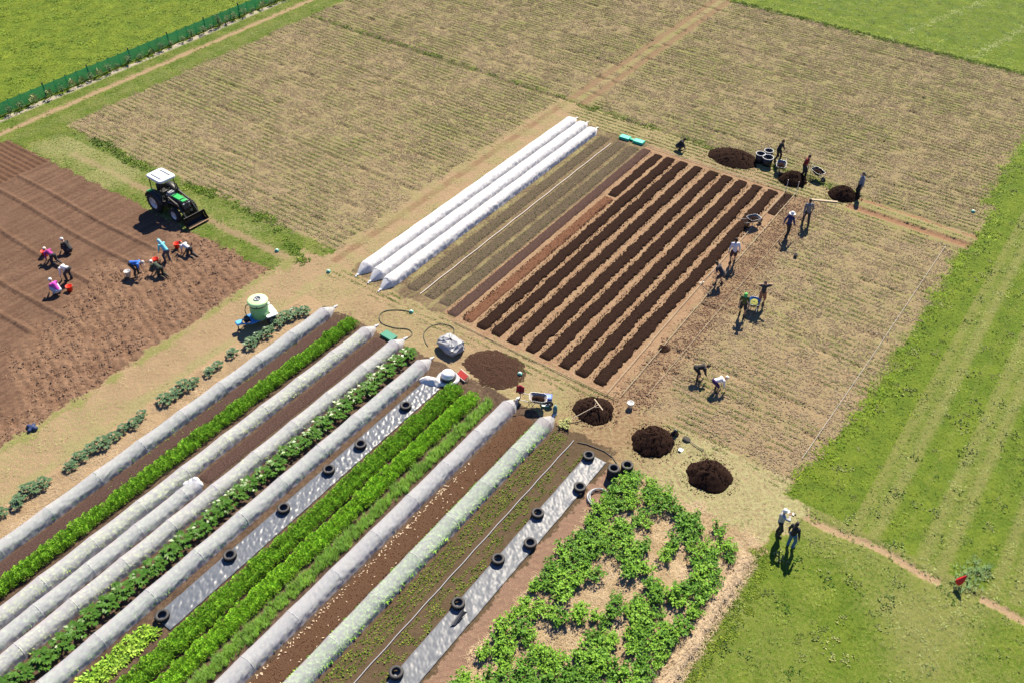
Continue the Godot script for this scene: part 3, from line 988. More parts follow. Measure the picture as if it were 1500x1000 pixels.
# ---------------------------------------------------------------- beds, tunnels, sheets, heaps
func strip_mesh(x_far: float, x_near: float, half: float, z0: float, z1: float, h: float, rough: float, s: int) -> ArrayMesh:
	# a mounded bed with ragged edges; x drifts from far to near
	var f := FastNoiseLite.new()
	f.seed = s
	f.frequency = 0.9
	f.fractal_octaves = 5
	f.fractal_gain = 0.65
	var nz := maxi(2, int((z1 - z0) / 0.08))
	var na := 11
	var st := st_new()
	var rows := []
	for j in nz + 1:
		var t := float(j) / nz
		var z := lerpf(z0, z1, t)
		var xc := lerpf(x_far, x_near, (z + 23.5) / 23.5) if z < 0.5 else x_near
		var end := minf(minf(t, 1.0 - t) * (z1 - z0) / 0.25, 1.0)
		var row := []
		for k in na + 1:
			var u := float(k) / na * 2.0 - 1.0
			var w := half * (0.86 + 0.14 * end) * (1.0 + rough * (0.65 * f.get_noise_2d(z * 0.8 + (50.0 if u > 0 else 0.0), 7.0) + 0.6 * f.get_noise_2d(z * 3.1 + (90.0 if u > 0 else 0.0), 3.0)))
			var y := h * pow(maxf(1.0 - absf(u * u * u), 0.0), 0.7) * end + rough * 0.07 * f.get_noise_2d(u * 2.4, z * 4.0) * (1.0 - u * u)
			if k == 0 or k == na or j == 0 or j == nz: y = -0.05
			row.append(Vector3(xc + u * w, y, z))
		rows.append(row)
	for j in nz:
		for k in na:
			quad(st, rows[j][k], rows[j][k + 1], rows[j + 1][k + 1], rows[j + 1][k])
	return done(st)

func heap_mesh(rx: float, rz: float, h: float, s: int, flat := 0.0) -> ArrayMesh:
	var f := FastNoiseLite.new()
	f.seed = s
	f.frequency = 0.9
	f.fractal_octaves = 5
	var st := st_new()
	var rings := 16
	var sides := 44
	var prev := []
	for i in rings + 1:
		var q := float(i) / rings
		var ring := []
		for k in sides:
			var a := -TAU * k / sides
			var edge := 1.0 + 0.16 * f.get_noise_2d(cos(a) * 1.5, sin(a) * 1.5)
			var x := cos(a) * rx * q * edge
			var z := sin(a) * rz * q * edge
			var y := h * (1.0 - pow(maxf(q - flat * 0.5, 0.0) / (1.0 - flat * 0.5), 1.7))
			y += (0.05 * h + 0.03) * f.get_noise_2d(x * 3.2, z * 3.2) * (1.0 - q * q) * 2.0
			if i == rings: y = -0.06
			ring.append(Vector3(x, y, z))
		if prev: loft(st, ring, prev)
		prev = ring
	return done(st)

func bed(called: String, label: String, category: String, mesh: Mesh, m: Material, group := "") -> Node3D:
	var o := part(called, mesh, m)
	tag(o, label, category, group)
	return o

func clumps_on(parent: Node, x0: float, x1: float, z0: float, z1: float, h: float, count: int, size: float, col: Color) -> void:
	# crumbs lying on a bed or a heap, one part
	var l := Leaves.new()
	for t in count:
		var u := rv(1.0)
		var v := rng.randf()
		var c := Vector3(lerpf(x0, x1, u * 0.5 + 0.5), h * (1.0 - absf(u * u * u)) * 0.95, lerpf(z0, z1, v))
		var s := size * rng.randf_range(0.4, 1.4)
		var cc := Color(col.r, col.g, col.b) * rng.randf_range(0.6, 1.5)
		var top := c + Vector3(rv(0.3) * s, s * 0.8, rv(0.3) * s)
		for k in 4:
			var a := TAU * k / 4 + v * 9.0
			var p := c + Vector3(cos(a) * s, -0.2 * s, sin(a) * s)
			var q := c + Vector3(cos(a + PI / 2) * s, -0.2 * s, sin(a + PI / 2) * s)
			l.tri(p, top, q, (q - p).cross(top - p).normalized(), cc)
	var o := part("crumbs", l.mesh(), M.crumb, parent)
	o.set_meta("kind", "stuff")

func build_beds() -> void:
	M.crumb = leaf_mat(1, 1, 1, 0.02, 0.95)
	M.crumb.backlight = Color(0, 0, 0)
	M.crumb.metallic_specular = 0.12
	M.compost = grain(Color(0.011, 0.0060, 0.0047), Color(0.036, 0.0205, 0.0150), 1.1, 0.05, 21, 0.95, 3.0)
	M.compost_fine = grain(Color(0.016, 0.009, 0.007), Color(0.030, 0.018, 0.014), 1.0, 0.08, 22, 0.95, 1.0)
	M.plum = grain(Color(0.045, 0.028, 0.023), Color(0.095, 0.060, 0.050), 1.3, 0.05, 23, 0.95, 2.0)
	M.weedy = grain(Color(0.060, 0.045, 0.033), Color(0.135, 0.105, 0.074), 1.2, 0.07, 29, 0.95, 2.0)
	M.bark = grain(Color(0.085, 0.040, 0.024), Color(0.200, 0.105, 0.062), 0.9, 0.10, 24, 0.95, 3.0)
	M.chip = grain(Color(0.045, 0.025, 0.016), Color(0.130, 0.074, 0.044), 1.0, 0.07, 25, 0.95, 3.0)
	var far := [-2.77, -1.80, -0.68, 0.48, 1.54, 2.61, 3.70, 4.80]
	var near := [-2.50, -1.53, -0.43, 0.77, 1.76, 2.97, 4.02, 5.06]
	var nth := ["first", "second", "third", "fourth", "fifth", "sixth", "seventh", "eighth"]
	for k in 8:
		var where: String = "counted from the white tunnels"
		var lab: String = "dark compost bed in the upper block, %s full-length dark bed %s" % [nth[k], where]
		var b := bed("compost_bed", lab, "garden bed", strip_mesh(far[k], near[k], 0.385, -23.1 - 0.04 * k, -0.15, 0.11, 0.60, 40 + k), M.compost, "dark compost beds of the upper block")
		clumps_on(b, (far[k] + near[k]) / 2 - 0.48, (far[k] + near[k]) / 2 + 0.48, -23.0, -0.4, 0.10, 1900, 0.030, Color(0.026, 0.015, 0.011))
	bed("compost_bed", "short neat rectangle of dark compost at the far end beside two stakes", "garden bed", strip_mesh(5.83, 5.83, 0.31, -23.6, -20.4, 0.05, 0.06, 61), M.compost_fine, "dark compost beds of the upper block")
	bed("compost_bed", "far half of a bed spread with dark compost beyond the brown bark", "garden bed", strip_mesh(-3.72, -3.52, 0.37, -23.0, -16.2, 0.09, 0.5, 62), M.compost, "dark compost beds of the upper block")
	var br := bed("bark_bed", "red-brown bark mulched bed left of the first dark compost beds", "garden bed", strip_mesh(-3.72, -3.52, 0.36, -16.1, -0.2, 0.08, 0.22, 63), M.bark)
	clumps_on(br, -4.0, -3.2, -16.0, -0.3, 0.08, 1800, 0.034, Color(0.16, 0.080, 0.045))
	var pl := bed("plum_bed", "smooth purplish-grey bed left of the bark mulched bed", "garden bed", strip_mesh(-4.75, -4.52, 0.37, -23.2, -0.1, 0.08, 0.2, 64), M.plum)
	clumps_on(pl, -5.0, -4.25, -23.0, -0.3, 0.08, 1200, 0.026, Color(0.09, 0.056, 0.048))
	for q in [[-5.55, "weedy grey bed directly left of the purplish bed"], [-6.62, "weedy grey bed right of the white drip pipe"], [-7.95, "weedy grey bed between the white tunnels and the drip pipe"]]:
		var w := bed("weedy_bed", q[1], "garden bed", strip_mesh(q[0] - 0.1, q[0] + 0.08, 0.42, -23.0, -0.6, 0.06, 0.14, int(q[0] * -10)), M.weedy)
		var l := Leaves.new()
		for t in 2400:
			var zz := rng.randf_range(-22.8, -0.8)
			var c := Vector3(q[0] + rv(0.42) + lerpf(-0.1, 0.08, (zz + 23.5) / 23.5), 0.045, zz)
			var a := rng.randf() * TAU
			l.leaf(c, Vector3(cos(a), 0.7, sin(a)), rng.randf_range(0.04, 0.11), 0.045, 0.1, tint(Color(0.05, 0.085, 0.022), Color(0.24, 0.22, 0.10), rng.randf(), 0.2), rv(0.4))
		var o := part("weeds", l.mesh(), leaf_mat(1, 1, 1, 0.3, 0.7), w)
		o.set_meta("kind", "stuff")
	# lower block
	bed("soil_bed", "dark soil bed between the first tunnel and the carrot row", "garden bed", strip_mesh(-9.42, -9.42, 0.40, 3.9, 31.0, 0.05, 0.08, 65), M.plum)
	var bare := bed("soil_bed", "bare dark bed between the second and third long tunnels", "garden bed", strip_mesh(-6.35, -6.35, 0.40, 3.6, 16.2, 0.06, 0.07, 66), M.plum)
	clumps_on(bare, -6.72, -5.98, 3.8, 16.0, 0.06, 900, 0.024, Color(0.085, 0.054, 0.044))
	var ch := bed("mulch_bed", "wide brown bark mulched bed between the white and the greenish tunnel", "garden bed", strip_mesh(3.48, 3.48, 0.56, 3.9, 24.0, 0.05, 0.10, 67), M.chip)
	clumps_on(ch, 2.95, 4.05, 4.2, 24.0, 0.05, 2600, 0.032, Color(0.12, 0.062, 0.036))
	var flakes := Leaves.new()
	for t in 260:
		var zz := rng.randf_range(8.0, 23.0)
		var c := Vector3(2.98 + rng.randf_range(0.0, 0.16) + (rng.randf_range(0, 0.9) if rng.randf() < 0.25 else 0.0), 0.06, zz)
		var a := rng.randf() * TAU
		flakes.leaf(c, Vector3(cos(a), 0.1, sin(a)), rng.randf_range(0.06, 0.14), 0.04, 0.0, tint(Color(0.50, 0.38, 0.25), Color(0.62, 0.50, 0.36), rng.randf(), 0.15))
	part("wood_chips", flakes.mesh(), M.crumb, ch).set_meta("kind", "stuff")
	# heaps of compost and soil
	var piles := [
		[0.75, -25.6, 1.85, 1.40, 0.50, "compost_pile", "broad low heap of dark compost beside the black bins", "compost"],
		[5.30, -25.35, 0.98, 1.05, 0.62, "compost_pile", "small dark compost heap at the feet of the person in red", "compost"],
		[8.75, -25.55, 1.00, 1.00, 0.64, "compost_pile", "dark compost heap in front of the standing person in grey-blue", "compost"],
		[5.95, 1.55, 1.08, 1.05, 0.40, "compost_pile", "dark compost heap with a rake leaning on it", "compost"],
		[9.40, 1.70, 1.05, 1.15, 0.62, "compost_pile", "dark compost heap beside a black bag, between two others", "compost"],
		[12.60, 2.05, 1.10, 1.08, 0.62, "compost_pile", "smooth dark compost heap nearest the potato patch corner", "compost"]]
	var s := 80
	for p in piles:
		var t := thing(p[5], p[6], "compost heap", Vector3(p[0], -0.02, p[1]), 0.0, "compost heaps")
		part("heap", heap_mesh(p[2], p[3], p[4], s), M.compost, t)
		var l := Leaves.new()
		for k in 620:
			var a := rng.randf() * TAU
			var q := 1.3 * pow(rng.randf(), 0.6)
			var c := Vector3(cos(a) * p[2] * q, maxf(p[4] * (1.0 - pow(q, 1.7)), 0.02), sin(a) * p[3] * q)
			var z := 0.045 * rng.randf_range(0.3, 1.3) * (1.0 if q < 0.95 else 0.7)
			var top := c + Vector3(0, z, 0)
			for e in 4:
				var b := TAU * e / 4 + a
				l.tri(c + Vector3(cos(b), 0, sin(b)) * z, top, c + Vector3(cos(b + PI / 2), 0, sin(b + PI / 2)) * z, Vector3(cos(b + 0.8), 1, sin(b + 0.8)).normalized(), Color(0.026, 0.015, 0.012) * rng.randf_range(0.6, 1.4))
		part("crumbs", l.mesh(), M.crumb, t).set_meta("kind", "stuff")
		s += 1
	M.spread = grain(Color(0.022, 0.012, 0.009), Color(0.075, 0.043, 0.030), 1.4, 0.05, 27, 0.95, 3.0)
	var sp := thing("spread_compost", "flattened remains of a compost heap between the beds and the carrot rows", "compost heap", Vector3(0.05, -0.02, 1.95))
	part("heap", heap_mesh(1.95, 1.50, 0.10, 95, 0.5), M.spread, sp)
	var smallp := thing("soil_clump", "small dark clump of soil beside the left string", "soil", Vector3(6.55, -0.02, -4.7))
	part("heap", heap_mesh(0.34, 0.38, 0.16, 96), M.compost, smallp)
	# straw windrow along the right of the potato patch
	M.straw = grain(Color(0.30, 0.22, 0.14), Color(0.48, 0.38, 0.25), 0.8, 0.09, 28, 0.95, 4.0)
	var w := thing("straw_ridge", "long raked ridge of pale straw along the right side of the potato patch", "straw", Vector3.ZERO)
	part("ridge", strip_mesh(16.05, 16.05, 0.30, 5.2, 16.0, 0.22, 1.2, 97), M.straw, w)
	var l2 := Leaves.new()
	for k in 3800:
		var zz := rng.randf_range(5.2, 16.0)
		var u := rv(1.0)
		var c := Vector3(16.05 + u * 0.5, 0.24 * (1.0 - absf(u)) + 0.03, zz)
		var a := rng.randf() * TAU
		l2.blade(c, c + Vector3(cos(a), rv(0.5), sin(a)) * rng.randf_range(0.1, 0.32), 0.018, tint(Color(0.34, 0.25, 0.155), Color(0.56, 0.45, 0.30), rng.randf(), 0.25))
	part("loose_straw", l2.mesh(), M.crumb, w).set_meta("kind", "stuff")

# ---- tunnels
func net_mesh(w: float, h: float, z0: float, z1: float, every: float, first: float, tie0: bool, tie1: bool, s: int, sag := 0.07) -> ArrayMesh:
	var f := FastNoiseLite.new()
	f.seed = s
	f.frequency = 1.1
	f.fractal_octaves = 3
	var st := st_new()
	var rows := []
	var nz := int((z1 - z0) / 0.09)
	var na := 18
	for j in nz + 1:
		var z := lerpf(z0, z1, float(j) / nz)
		var fr := fposmod((z - first) / every, 1.0)
		var k := 1.0 - sag * pow(sin(PI * fr), 0.8)
		var pinch := 1.0
		var tie := 0.75
		if tie0 and z < z0 + tie: pinch = pow((z - z0) / tie, 0.75)
		if tie1 and z > z1 - tie: pinch = pow((z1 - z) / tie, 0.75)
		pinch = maxf(pinch, 0.06)
		var row := []
		for i in na + 1:
			var t := PI * i / na
			var x := -cos(t) * w / 2 * (0.97 + 0.03 * k)
			var y := h * k * pow(sin(t), 0.72)
			if i == 0 or i == na:
				x *= 1.10 + 0.10 * f.get_noise_1d(z * 3.0 + i * 9.0)
				y = 0.012
			var crease := (0.030 * f.get_noise_2d(z * 2.6, i * 0.9) + 0.018 * f.get_noise_2d(z * 7.0, i * 2.3)) * (1.0 if i > 0 and i < na else 0.2)
			row.append(Vector3((x + crease) * (0.12 + 0.88 * pinch), 0.02 + (y + crease) * pinch if i > 0 and i < na else 0.012, z))
		rows.append(row)
	for j in nz:
		for i in na:
			quad(st, rows[j][i], rows[j][i + 1], rows[j + 1][i + 1], rows[j + 1][i])
	return done(st)

func tunnel(label: String, x: float, w: float, h: float, z0: float, z1: float, m: Material, s: int, group: String, tie0 := true, tie1 := false, every := 2.5) -> Node3D:
	var t := thing("row_cover_tunnel", label, "row cover", Vector3(x, 0, 0), 0.0, group)
	var first := z0 + 0.75
	part("net_cover", net_mesh(w, h, z0, z1, every, first, tie0, tie1, s, 0.08 if m == M.fleece else 0.16), m, t)
	var hoop := st_new()
	var pts := []
	for i in 17:
		var a := PI * i / 16
		pts.append(Vector3(-cos(a) * (w / 2 + (-0.012 if m == M.fleece else 0.004)), (0.004 if m == M.fleece else 0.022) + h * (0.985 if m == M.fleece else 1.004) * pow(sin(a), 0.72), 0))
	tube(hoop, pts, 0.008, 5)
	var hm := done(hoop)
	var z := first
	while z < z1 - 0.3:
		part("hoop", hm, M.hoop, t).position.z = z
		z += every
	for e in [[tie0, z0, -1], [tie1, z1, 1]]:
		if e[0]:
			var st := st_new()
			blob(st, Vector3(0, 0.05, e[1] + 0.06 * e[2]), Vector3(0.08, 0.06, 0.12), 6, 8)
			blob(st, Vector3(0.02, 0.03, e[1] + 0.20 * e[2]), Vector3(0.06, 0.05, 0.08), 6, 8)
			part("tied_end", done(st), M.net_end, t)
	return t

func build_tunnels() -> void:
	M.hoop = mat(0.70, 0.71, 0.72, 0.5)
	M.net_end = mat(0.60, 0.60, 0.60, 0.8)
	M.fleece = mat(0.56, 0.56, 0.565, 0.9)
	M.fleece.backlight = Color(0.3, 0.3, 0.3)
	var net := func(a: float) -> StandardMaterial3D:
		var m := mat(0.72, 0.74, 0.80, 0.9)
		m.albedo_color.a = a
		m.transparency = BaseMaterial3D.TRANSPARENCY_ALPHA
		return m
	M.net = net.call(0.40)
	M.net_thin = net.call(0.33)
	M.net_grey = net.call(0.52)
	M.net_grey.albedo_color = lin(0.58, 0.60, 0.64, 0.50)
	var up := "white fleece tunnels of the upper block"
	tunnel("white fleece tunnel of the upper block, outermost beside the stubble field", -11.30, 0.86, 0.50, -23.9, 0.1, M.fleece, 1, up, true, true)
	tunnel("white fleece tunnel of the upper block, middle one of the three", -10.28, 0.86, 0.50, -23.8, 0.15, M.fleece, 2, up, true, true)
	tunnel("white fleece tunnel of the upper block, nearest the weedy beds", -9.26, 0.84, 0.48, -23.5, 0.4, M.fleece, 3, up, true, true)
	var low := "net tunnels of the lower block"
	tunnel("long pale net tunnel right beside the kale row", -10.28, 0.80, 0.46, 3.2, 31.0, M.net_grey, 4, low)
	tunnel("white net tunnel between the feathery carrot row and the bare dark bed", -7.28, 0.80, 0.46, 3.1, 31.0, M.net, 5, low)
	var half := tunnel("shorter crumpled net tunnel that starts halfway along the bare dark bed", -6.32, 0.76, 0.40, 16.5, 31.0, M.net, 6, low, false, false)
	var bundle := st_new()
	for q in [[-0.30, 0.14, 16.55, 0.16, 0.15, 0.17], [-0.12, 0.22, 16.42, 0.22, 0.18, 0.16], [0.12, 0.18, 16.45, 0.24, 0.18, 0.15], [-0.48, 0.09, 16.75, 0.10, 0.09, 0.18]]:
		blob(bundle, Vector3(q[0], q[1], q[2]), Vector3(q[3], q[4], q[5]), 8, 11)
	part("bunched_net", done(bundle), M.net_end, half)
	tunnel("white net tunnel on the left of the dark green squash row", -5.30, 0.80, 0.46, 3.0, 31.0, M.net, 7, low)
	tunnel("white net tunnel between the squash row and the silver sheet with tyres", -3.12, 0.82, 0.46, 3.4, 31.0, M.net, 8, low)
	tunnel("lilac-white net tunnel between the onion row and the bark mulched bed", 2.36, 0.84, 0.44, 3.2, 26.0, M.net, 9, low)
	tunnel("greenish see-through net tunnel right of the bark mulched bed", 4.52, 0.86, 0.46, 3.1, 24.0, M.net_thin, 10, low)
	# crops under the nets
	var leafy := leaf_mat(1, 1, 1, 0.5, 0.5)
	var heads := []
	for k in 3: heads.append(frond_clump(0.26, 0.17, 40, 0.15, 0.4))
	var under := func(label: String, x: float, w: float, z0: float, z1: float, step: float, a: Color, b: Color, rows: int) -> void:
		var spots := []
		var z := z0
		while z < z1:
			for r in rows: spots.append([Vector3(x + ((r + 0.5) / rows - 0.5) * w, 0.02, z + rv(0.05)), rng.randf_range(0.75, 1.1), tint(a, b, rng.randf(), 0.2)])
			z += step
		scatter("covered_crop", label, heads, leafy, spots)
	under.call("lettuces showing as pale green dots under the net beside the carrot row", -7.28, 0.55, 4.4, 30.5, 0.42, Color(0.30, 0.42, 0.05), Color(0.42, 0.50, 0.10), 2)
	under.call("green crop under the pale net beside the kale", -10.28, 0.6, 4.4, 30.5, 0.4, Color(0.10, 0.20, 0.04), Color(0.16, 0.27, 0.06), 2)
	under.call("leafy crop under the net left of the squash row", -5.30, 0.6, 4.2, 30.5, 0.42, Color(0.28, 0.36, 0.10), Color(0.34, 0.42, 0.14), 2)
	under.call("green crop under the net right of the squash row", -3.12, 0.6, 4.6, 30.5, 0.36, Color(0.10, 0.22, 0.05), Color(0.18, 0.30, 0.08), 2)
	under.call("low crop under the shorter crumpled net", -6.32, 0.5, 17.0, 30.5, 0.36, Color(0.12, 0.22, 0.06), Color(0.20, 0.30, 0.10), 2)
	under.call("dark crop under the lilac-white net", 2.36, 0.6, 4.4, 25.5, 0.40, Color(0.10, 0.12, 0.08), Color(0.14, 0.18, 0.08), 2)
	under.call("lush green crop under the greenish net", 4.52, 0.66, 4.2, 23.5, 0.26, Color(0.16, 0.34, 0.04), Color(0.26, 0.46, 0.06), 3)

# ---- silver sheets, tyres
func sheet_mesh(w: float, z0: float, z1: float, s: int, height: float, sharp: float) -> ArrayMesh:
	# a crumpled sheet lying on the soil
	var f := FastNoiseLite.new()
	f.seed = s
	f.frequency = sharp
	var g := FastNoiseLite.new()
	g.seed = s + 5
	g.frequency = 4.5
	g.fractal_type = FastNoiseLite.FRACTAL_RIDGED
	g.fractal_octaves = 2
	f.noise_type = FastNoiseLite.TYPE_CELLULAR
	f.cellular_return_type = FastNoiseLite.RETURN_DISTANCE2_SUB
	f.fractal_octaves = 2
	var st := st_new()
	var na := int(w / 0.055)
	var nz := int((z1 - z0) / 0.06)
	var rows := []
	for j in nz + 1:
		var row := []
		var z := lerpf(z0, z1, float(j) / nz)
		for i in na + 1:
			var u := float(i) / na
			var x := (u - 0.5) * w + 0.03 * f.get_noise_1d(z * 0.7 + u * 40.0)
			var rim := 1.0 if i > 0 and i < na and j > 0 and j < nz else 0.0
			row.append(Vector3(x, 0.045 + rim * (height * (f.get_noise_2d(x * 1.6, z) * 0.5 + 0.5) + 0.013 * g.get_noise_2d(x, z)), z))
		rows.append(row)
	for j in nz:
		for i in na:
			quad(st, rows[j][i], rows[j][i + 1], rows[j + 1][i + 1], rows[j + 1][i])
	return done(st)

func tyre_parts() -> Array:
	# lying flat: tread band with blocks, two sidewalls
	var tread := st_new()
	lathe(tread, [[0.268, 0.012], [0.278, 0.03], [0.281, 0.10], [0.278, 0.17], [0.268, 0.188]], 28)
	for k in 28:
		for row in 3:
			var a := TAU * (k + row * 0.33) / 28
			box(tread, Vector3(cos(a) * 0.281, 0.045 + row * 0.055, sin(a) * 0.281), Vector3(0.014, 0.042, 0.040), Basis(Vector3.UP, -a))
	var wall := st_new()
	lathe(wall, [[0.268, 0.188], [0.245, 0.200], [0.205, 0.198], [0.172, 0.182], [0.165, 0.165], [0.185, 0.15], [0.245, 0.11], [0.185, 0.05], [0.165, 0.035], [0.172, 0.018], [0.205, 0.002], [0.245, 0.0], [0.268, 0.012]], 28)
	return [done(tread), done(wall)]

func tyre(label: String, x: float, y: float, z: float, group: String, size := 1.0) -> void:
	var t := thing("tyre", label, "tyre", Vector3(x, y, z), rng.randf() * TAU, group)
	t.scale = Vector3.ONE * size
	part("tread", M.tyre_parts[0], M.rubber, t)
	part("sidewall", M.tyre_parts[1], M.rubber_worn, t)

func build_sheets() -> void:
	M.rubber = mat(0.020, 0.020, 0.021, 0.85)
	M.rubber_worn = mat(0.042, 0.041, 0.042, 0.7)
	M.silver = mat(0.14, 0.152, 0.17, 0.44, 0.0)
	M.silver.metallic_specular = 0.35
	M.silver_dull = mat(0.115, 0.13, 0.155, 0.38, 0.0)
	M.silver_dull.metallic_specular = 0.4
	M.tyre_parts = tyre_parts()
	var a := part("silver_sheet", sheet_mesh(1.0, 4.9, 22.2, 31, 0.14, 2.6), M.silver_dull)
	a.position.x = -1.78
	tag(a, "crumpled silver plastic sheet between the net tunnel and the carrot rows", "plastic sheet")
	var b := thing("silver_sheet", "long silver-grey plastic sheet beside the potato patch, held down by tyres", "plastic sheet", Vector3(7.78, 0, 0))
	part("sheet", sheet_mesh(1.02, 4.2, 21.0, 32, 0.11, 1.7), M.silver, b)
	var fold := st_new(false)
	quad(fold, Vector3(-0.10, 0.16, 14.55), Vector3(0.05, 0.30, 14.75), Vector3(0.02, 0.16, 15.45), Vector3(-0.06, 0.15, 15.5))
	quad(fold, Vector3(0.05, 0.30, 14.75), Vector3(0.14, 0.15, 14.62), Vector3(0.10, 0.14, 15.4), Vector3(0.02, 0.16, 15.45))
	part("torn_fold", done(fold), mat(0.035, 0.04, 0.05, 0.5), b)
	var ord := ["nearest the white hat-shaped cover", "second from the far end", "third from the far end", "fourth from the far end", "fifth from the far end", "at its near end above the lettuces"]
	var p1 := [[-1.80, 6.98], [-1.86, 10.27], [-1.98, 12.33], [-2.02, 15.20], [-2.02, 18.37], [-1.98, 22.0]]
	for k in 6: tyre("black tyre lying on the crumpled silver sheet, " + ord[k], p1[k][0], 0.085, p1[k][1], "tyres on the crumpled silver sheet", 1.0)
	var ord2 := ["at its far end corner", "beside the coil of pipe", "third from the far end, left side", "fourth from the far end, right side", "fifth from the far end, left side", "sixth from the far end, above the torn fold", "nearest the bottom of the picture"]
	var p2 := [[7.42, 4.45], [8.12, 6.35], [7.40, 8.74], [8.06, 10.30], [7.42, 11.80], [7.38, 14.54], [7.34, 18.40]]
	for k in 7: tyre("black tyre on the long silver-grey sheet, " + ord2[k], p2[k][0], 0.085, p2[k][1], "tyres on the long silver-grey sheet", 1.0)
	for k in 3: tyre(["bottom tyre of the left stack beside the potato patch", "middle tyre of the left stack beside the potato patch", "top tyre of the left stack beside the potato patch"][k], 8.93 + rv(0.02), 0.01 + k * 0.202, 4.75 + rv(0.02), "stacked tyres beside the potato patch")
	for k in 2: tyre(["bottom tyre of the right stack at the corner of the potato patch", "top tyre of the right stack at the corner of the potato patch"][k], 9.28, 0.01 + k * 0.202, 4.02, "stacked tyres beside the potato patch")
	# drip pipes
	M.pipe_white = mat(0.70, 0.66, 0.62, 0.6)
	M.pipe_grey = mat(0.34, 0.35, 0.37, 0.6)
	M.pipe_black = mat(0.03, 0.03, 0.03, 0.6)
	var line := func(called: String, label: String, m: Material, r: float, pts: Array) -> void:
		var st := st_new()
		var fine := Curve3D.new()
		for p in pts: fine.add_point(p)
		tube(st, pts, r, 6)
		tag(part(called, done(st), m), label, "pipe")
	var zs := []
	for k in 60: zs.append(Vector3(-7.25 + 0.12 * k / 59.0 + 0.015 * sin(k * 0.9), 0.07, lerpf(-22.2, -0.6, k / 59.0)))
	line.call("drip_pipe", "thin white drip pipe along the weedy beds of the upper block", M.pipe_white, 0.02, zs)
	zs = []
	for k in 50: zs.append(Vector3(6.24 + 0.012 * sin(k * 1.3), 0.04, lerpf(3.9, 21.0, k / 49.0)))
	line.call("drip_pipe", "grey drip pipe between the two seedling beds of the lower block", M.pipe_grey, 0.022, zs)
	zs = [Vector3(6.44, 0.03, 3.88), Vector3(6.9, 0.03, 3.72), Vector3(7.3, 0.03, 3.68), Vector3(7.8, 0.03, 3.62), Vector3(8.3, 0.03, 3.72), Vector3(8.7, 0.03, 3.95), Vector3(8.95, 0.03, 4.25)]
	line.call("feeder_pipe", "black feeder pipe curving past the end of the silver sheet", M.pipe_black, 0.022, zs)

# ---------------------------------------------------------------- fence and shrubs
func build_fence() -> void:
	M.fence_net = mat(0.03, 0.60, 0.19, 0.85)
	M.fence_net.backlight = Color(0.75, 0.75, 0.75)
	M.fence_net.albedo_color.a = 0.86
	M.fence_net.transparency = BaseMaterial3D.TRANSPARENCY_ALPHA
	M.fence_post = mat(0.012, 0.030, 0.022, 0.8)
	var t := thing("netting_fence", "long low fence of bright green windbreak netting on dark posts", "fence", Vector3(-45.9, 0, 0))
	var post := st_new()
	tube(post, [Vector3(0, -0.1, 0), Vector3(0, 0.6, 0), Vector3(0, 1.04, 0)], [0.035, 0.034, 0.030], 7)
	var thick := st_new()
	tube(thick, [Vector3(0, -0.1, 0), Vector3(0, 0.6, 0), Vector3(0, 1.14, 0)], [0.062, 0.060, 0.055], 8)
	var pm := done(post)
	var tm := done(thick)
	var st := st_new()
	var z := 9.0
	var k := 0
	var gap := 0.98
	while z > -42.0:
		part("post", tm if k % 4 == 0 else pm, M.fence_post, t).position = Vector3(0, 0, z)
		# netting bay: sags between posts and billows a little
		var rows := []
		for a in 6:
			var row := []
			for b in 4:
				var u := a / 5.0
				var v := b / 3.0
				row.append(Vector3(0.045 + 0.05 * sin(PI * u) * sin(PI * v) * (0.5 + rng.randf()), 0.03 + (0.96 - 0.05 * sin(PI * u)) * v, z - gap * u))
			rows.append(row)
		var bay := st_new()
		for a in 5:
			for b in 3: quad(bay, rows[a][b], rows[a][b + 1], rows[a + 1][b + 1], rows[a + 1][b])
		part("netting", done(bay), M.fence_net, t)
		z -= gap
		k += 1
	# shrubs planted along it, each its own
	var kinds := []
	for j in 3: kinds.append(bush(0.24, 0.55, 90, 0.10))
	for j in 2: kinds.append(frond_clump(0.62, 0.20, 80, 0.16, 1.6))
	var mats := [leaf_mat(0.05, 0.085, 0.035, 0.3, 0.6), leaf_mat(0.09, 0.13, 0.055, 0.3, 0.6), leaf_mat(0.42, 0.45, 0.22, 0.4, 0.6), leaf_mat(0.26, 0.31, 0.13, 0.4, 0.6)]
	var stem := st_new()
	tube(stem, [Vector3(0, -0.03, 0), Vector3(0.01, 0.2, 0.01), Vector3(0, 0.4, 0)], [0.018, 0.014, 0.006], 5)
	var sm := done(stem)
	z = 3.0
	var dark_n := 0
	var pale_n := 0
	while z > -32.0:
		var kind := rng.randi() % 5
		var light := kind >= 3
		var which := nth(pale_n if light else dark_n)
		if light: pale_n += 1
		else: dark_n += 1
		var s := thing("fence_shrub", ("pale feathery young shrub along the green netting fence, %s pale one from the left" if light else "small dark young shrub along the green netting fence, %s dark one from the left") % which, "shrub", Vector3(-45.42 + rv(0.08), gy(-45.42, z), z), rng.randf() * TAU, "pale shrubs along the netting fence" if light else "dark shrubs along the netting fence")
		s.scale = Vector3.ONE * rng.randf_range(1.0, 1.5)
		part("foliage", kinds[kind], mats[(2 + rng.randi() % 2) if light else rng.randi() % 2], s)
		part("stem", sm, M.bark, s)
		z -= rng.randf_range(0.75, 1.25)
	var tall := thing("fence_shrub", "taller dark shrub standing above the green netting fence", "shrub", Vector3(-45.45, 0, -19.6))
	part("foliage", bush(0.30, 1.25, 150, 0.11), mats[0], tall)
	var ts := st_new()
	tube(ts, [Vector3(0, -0.03, 0), Vector3(0.02, 0.5, 0), Vector3(0, 1.1, 0)], [0.03, 0.022, 0.008], 6)
	part("stem", done(ts), M.bark, tall)

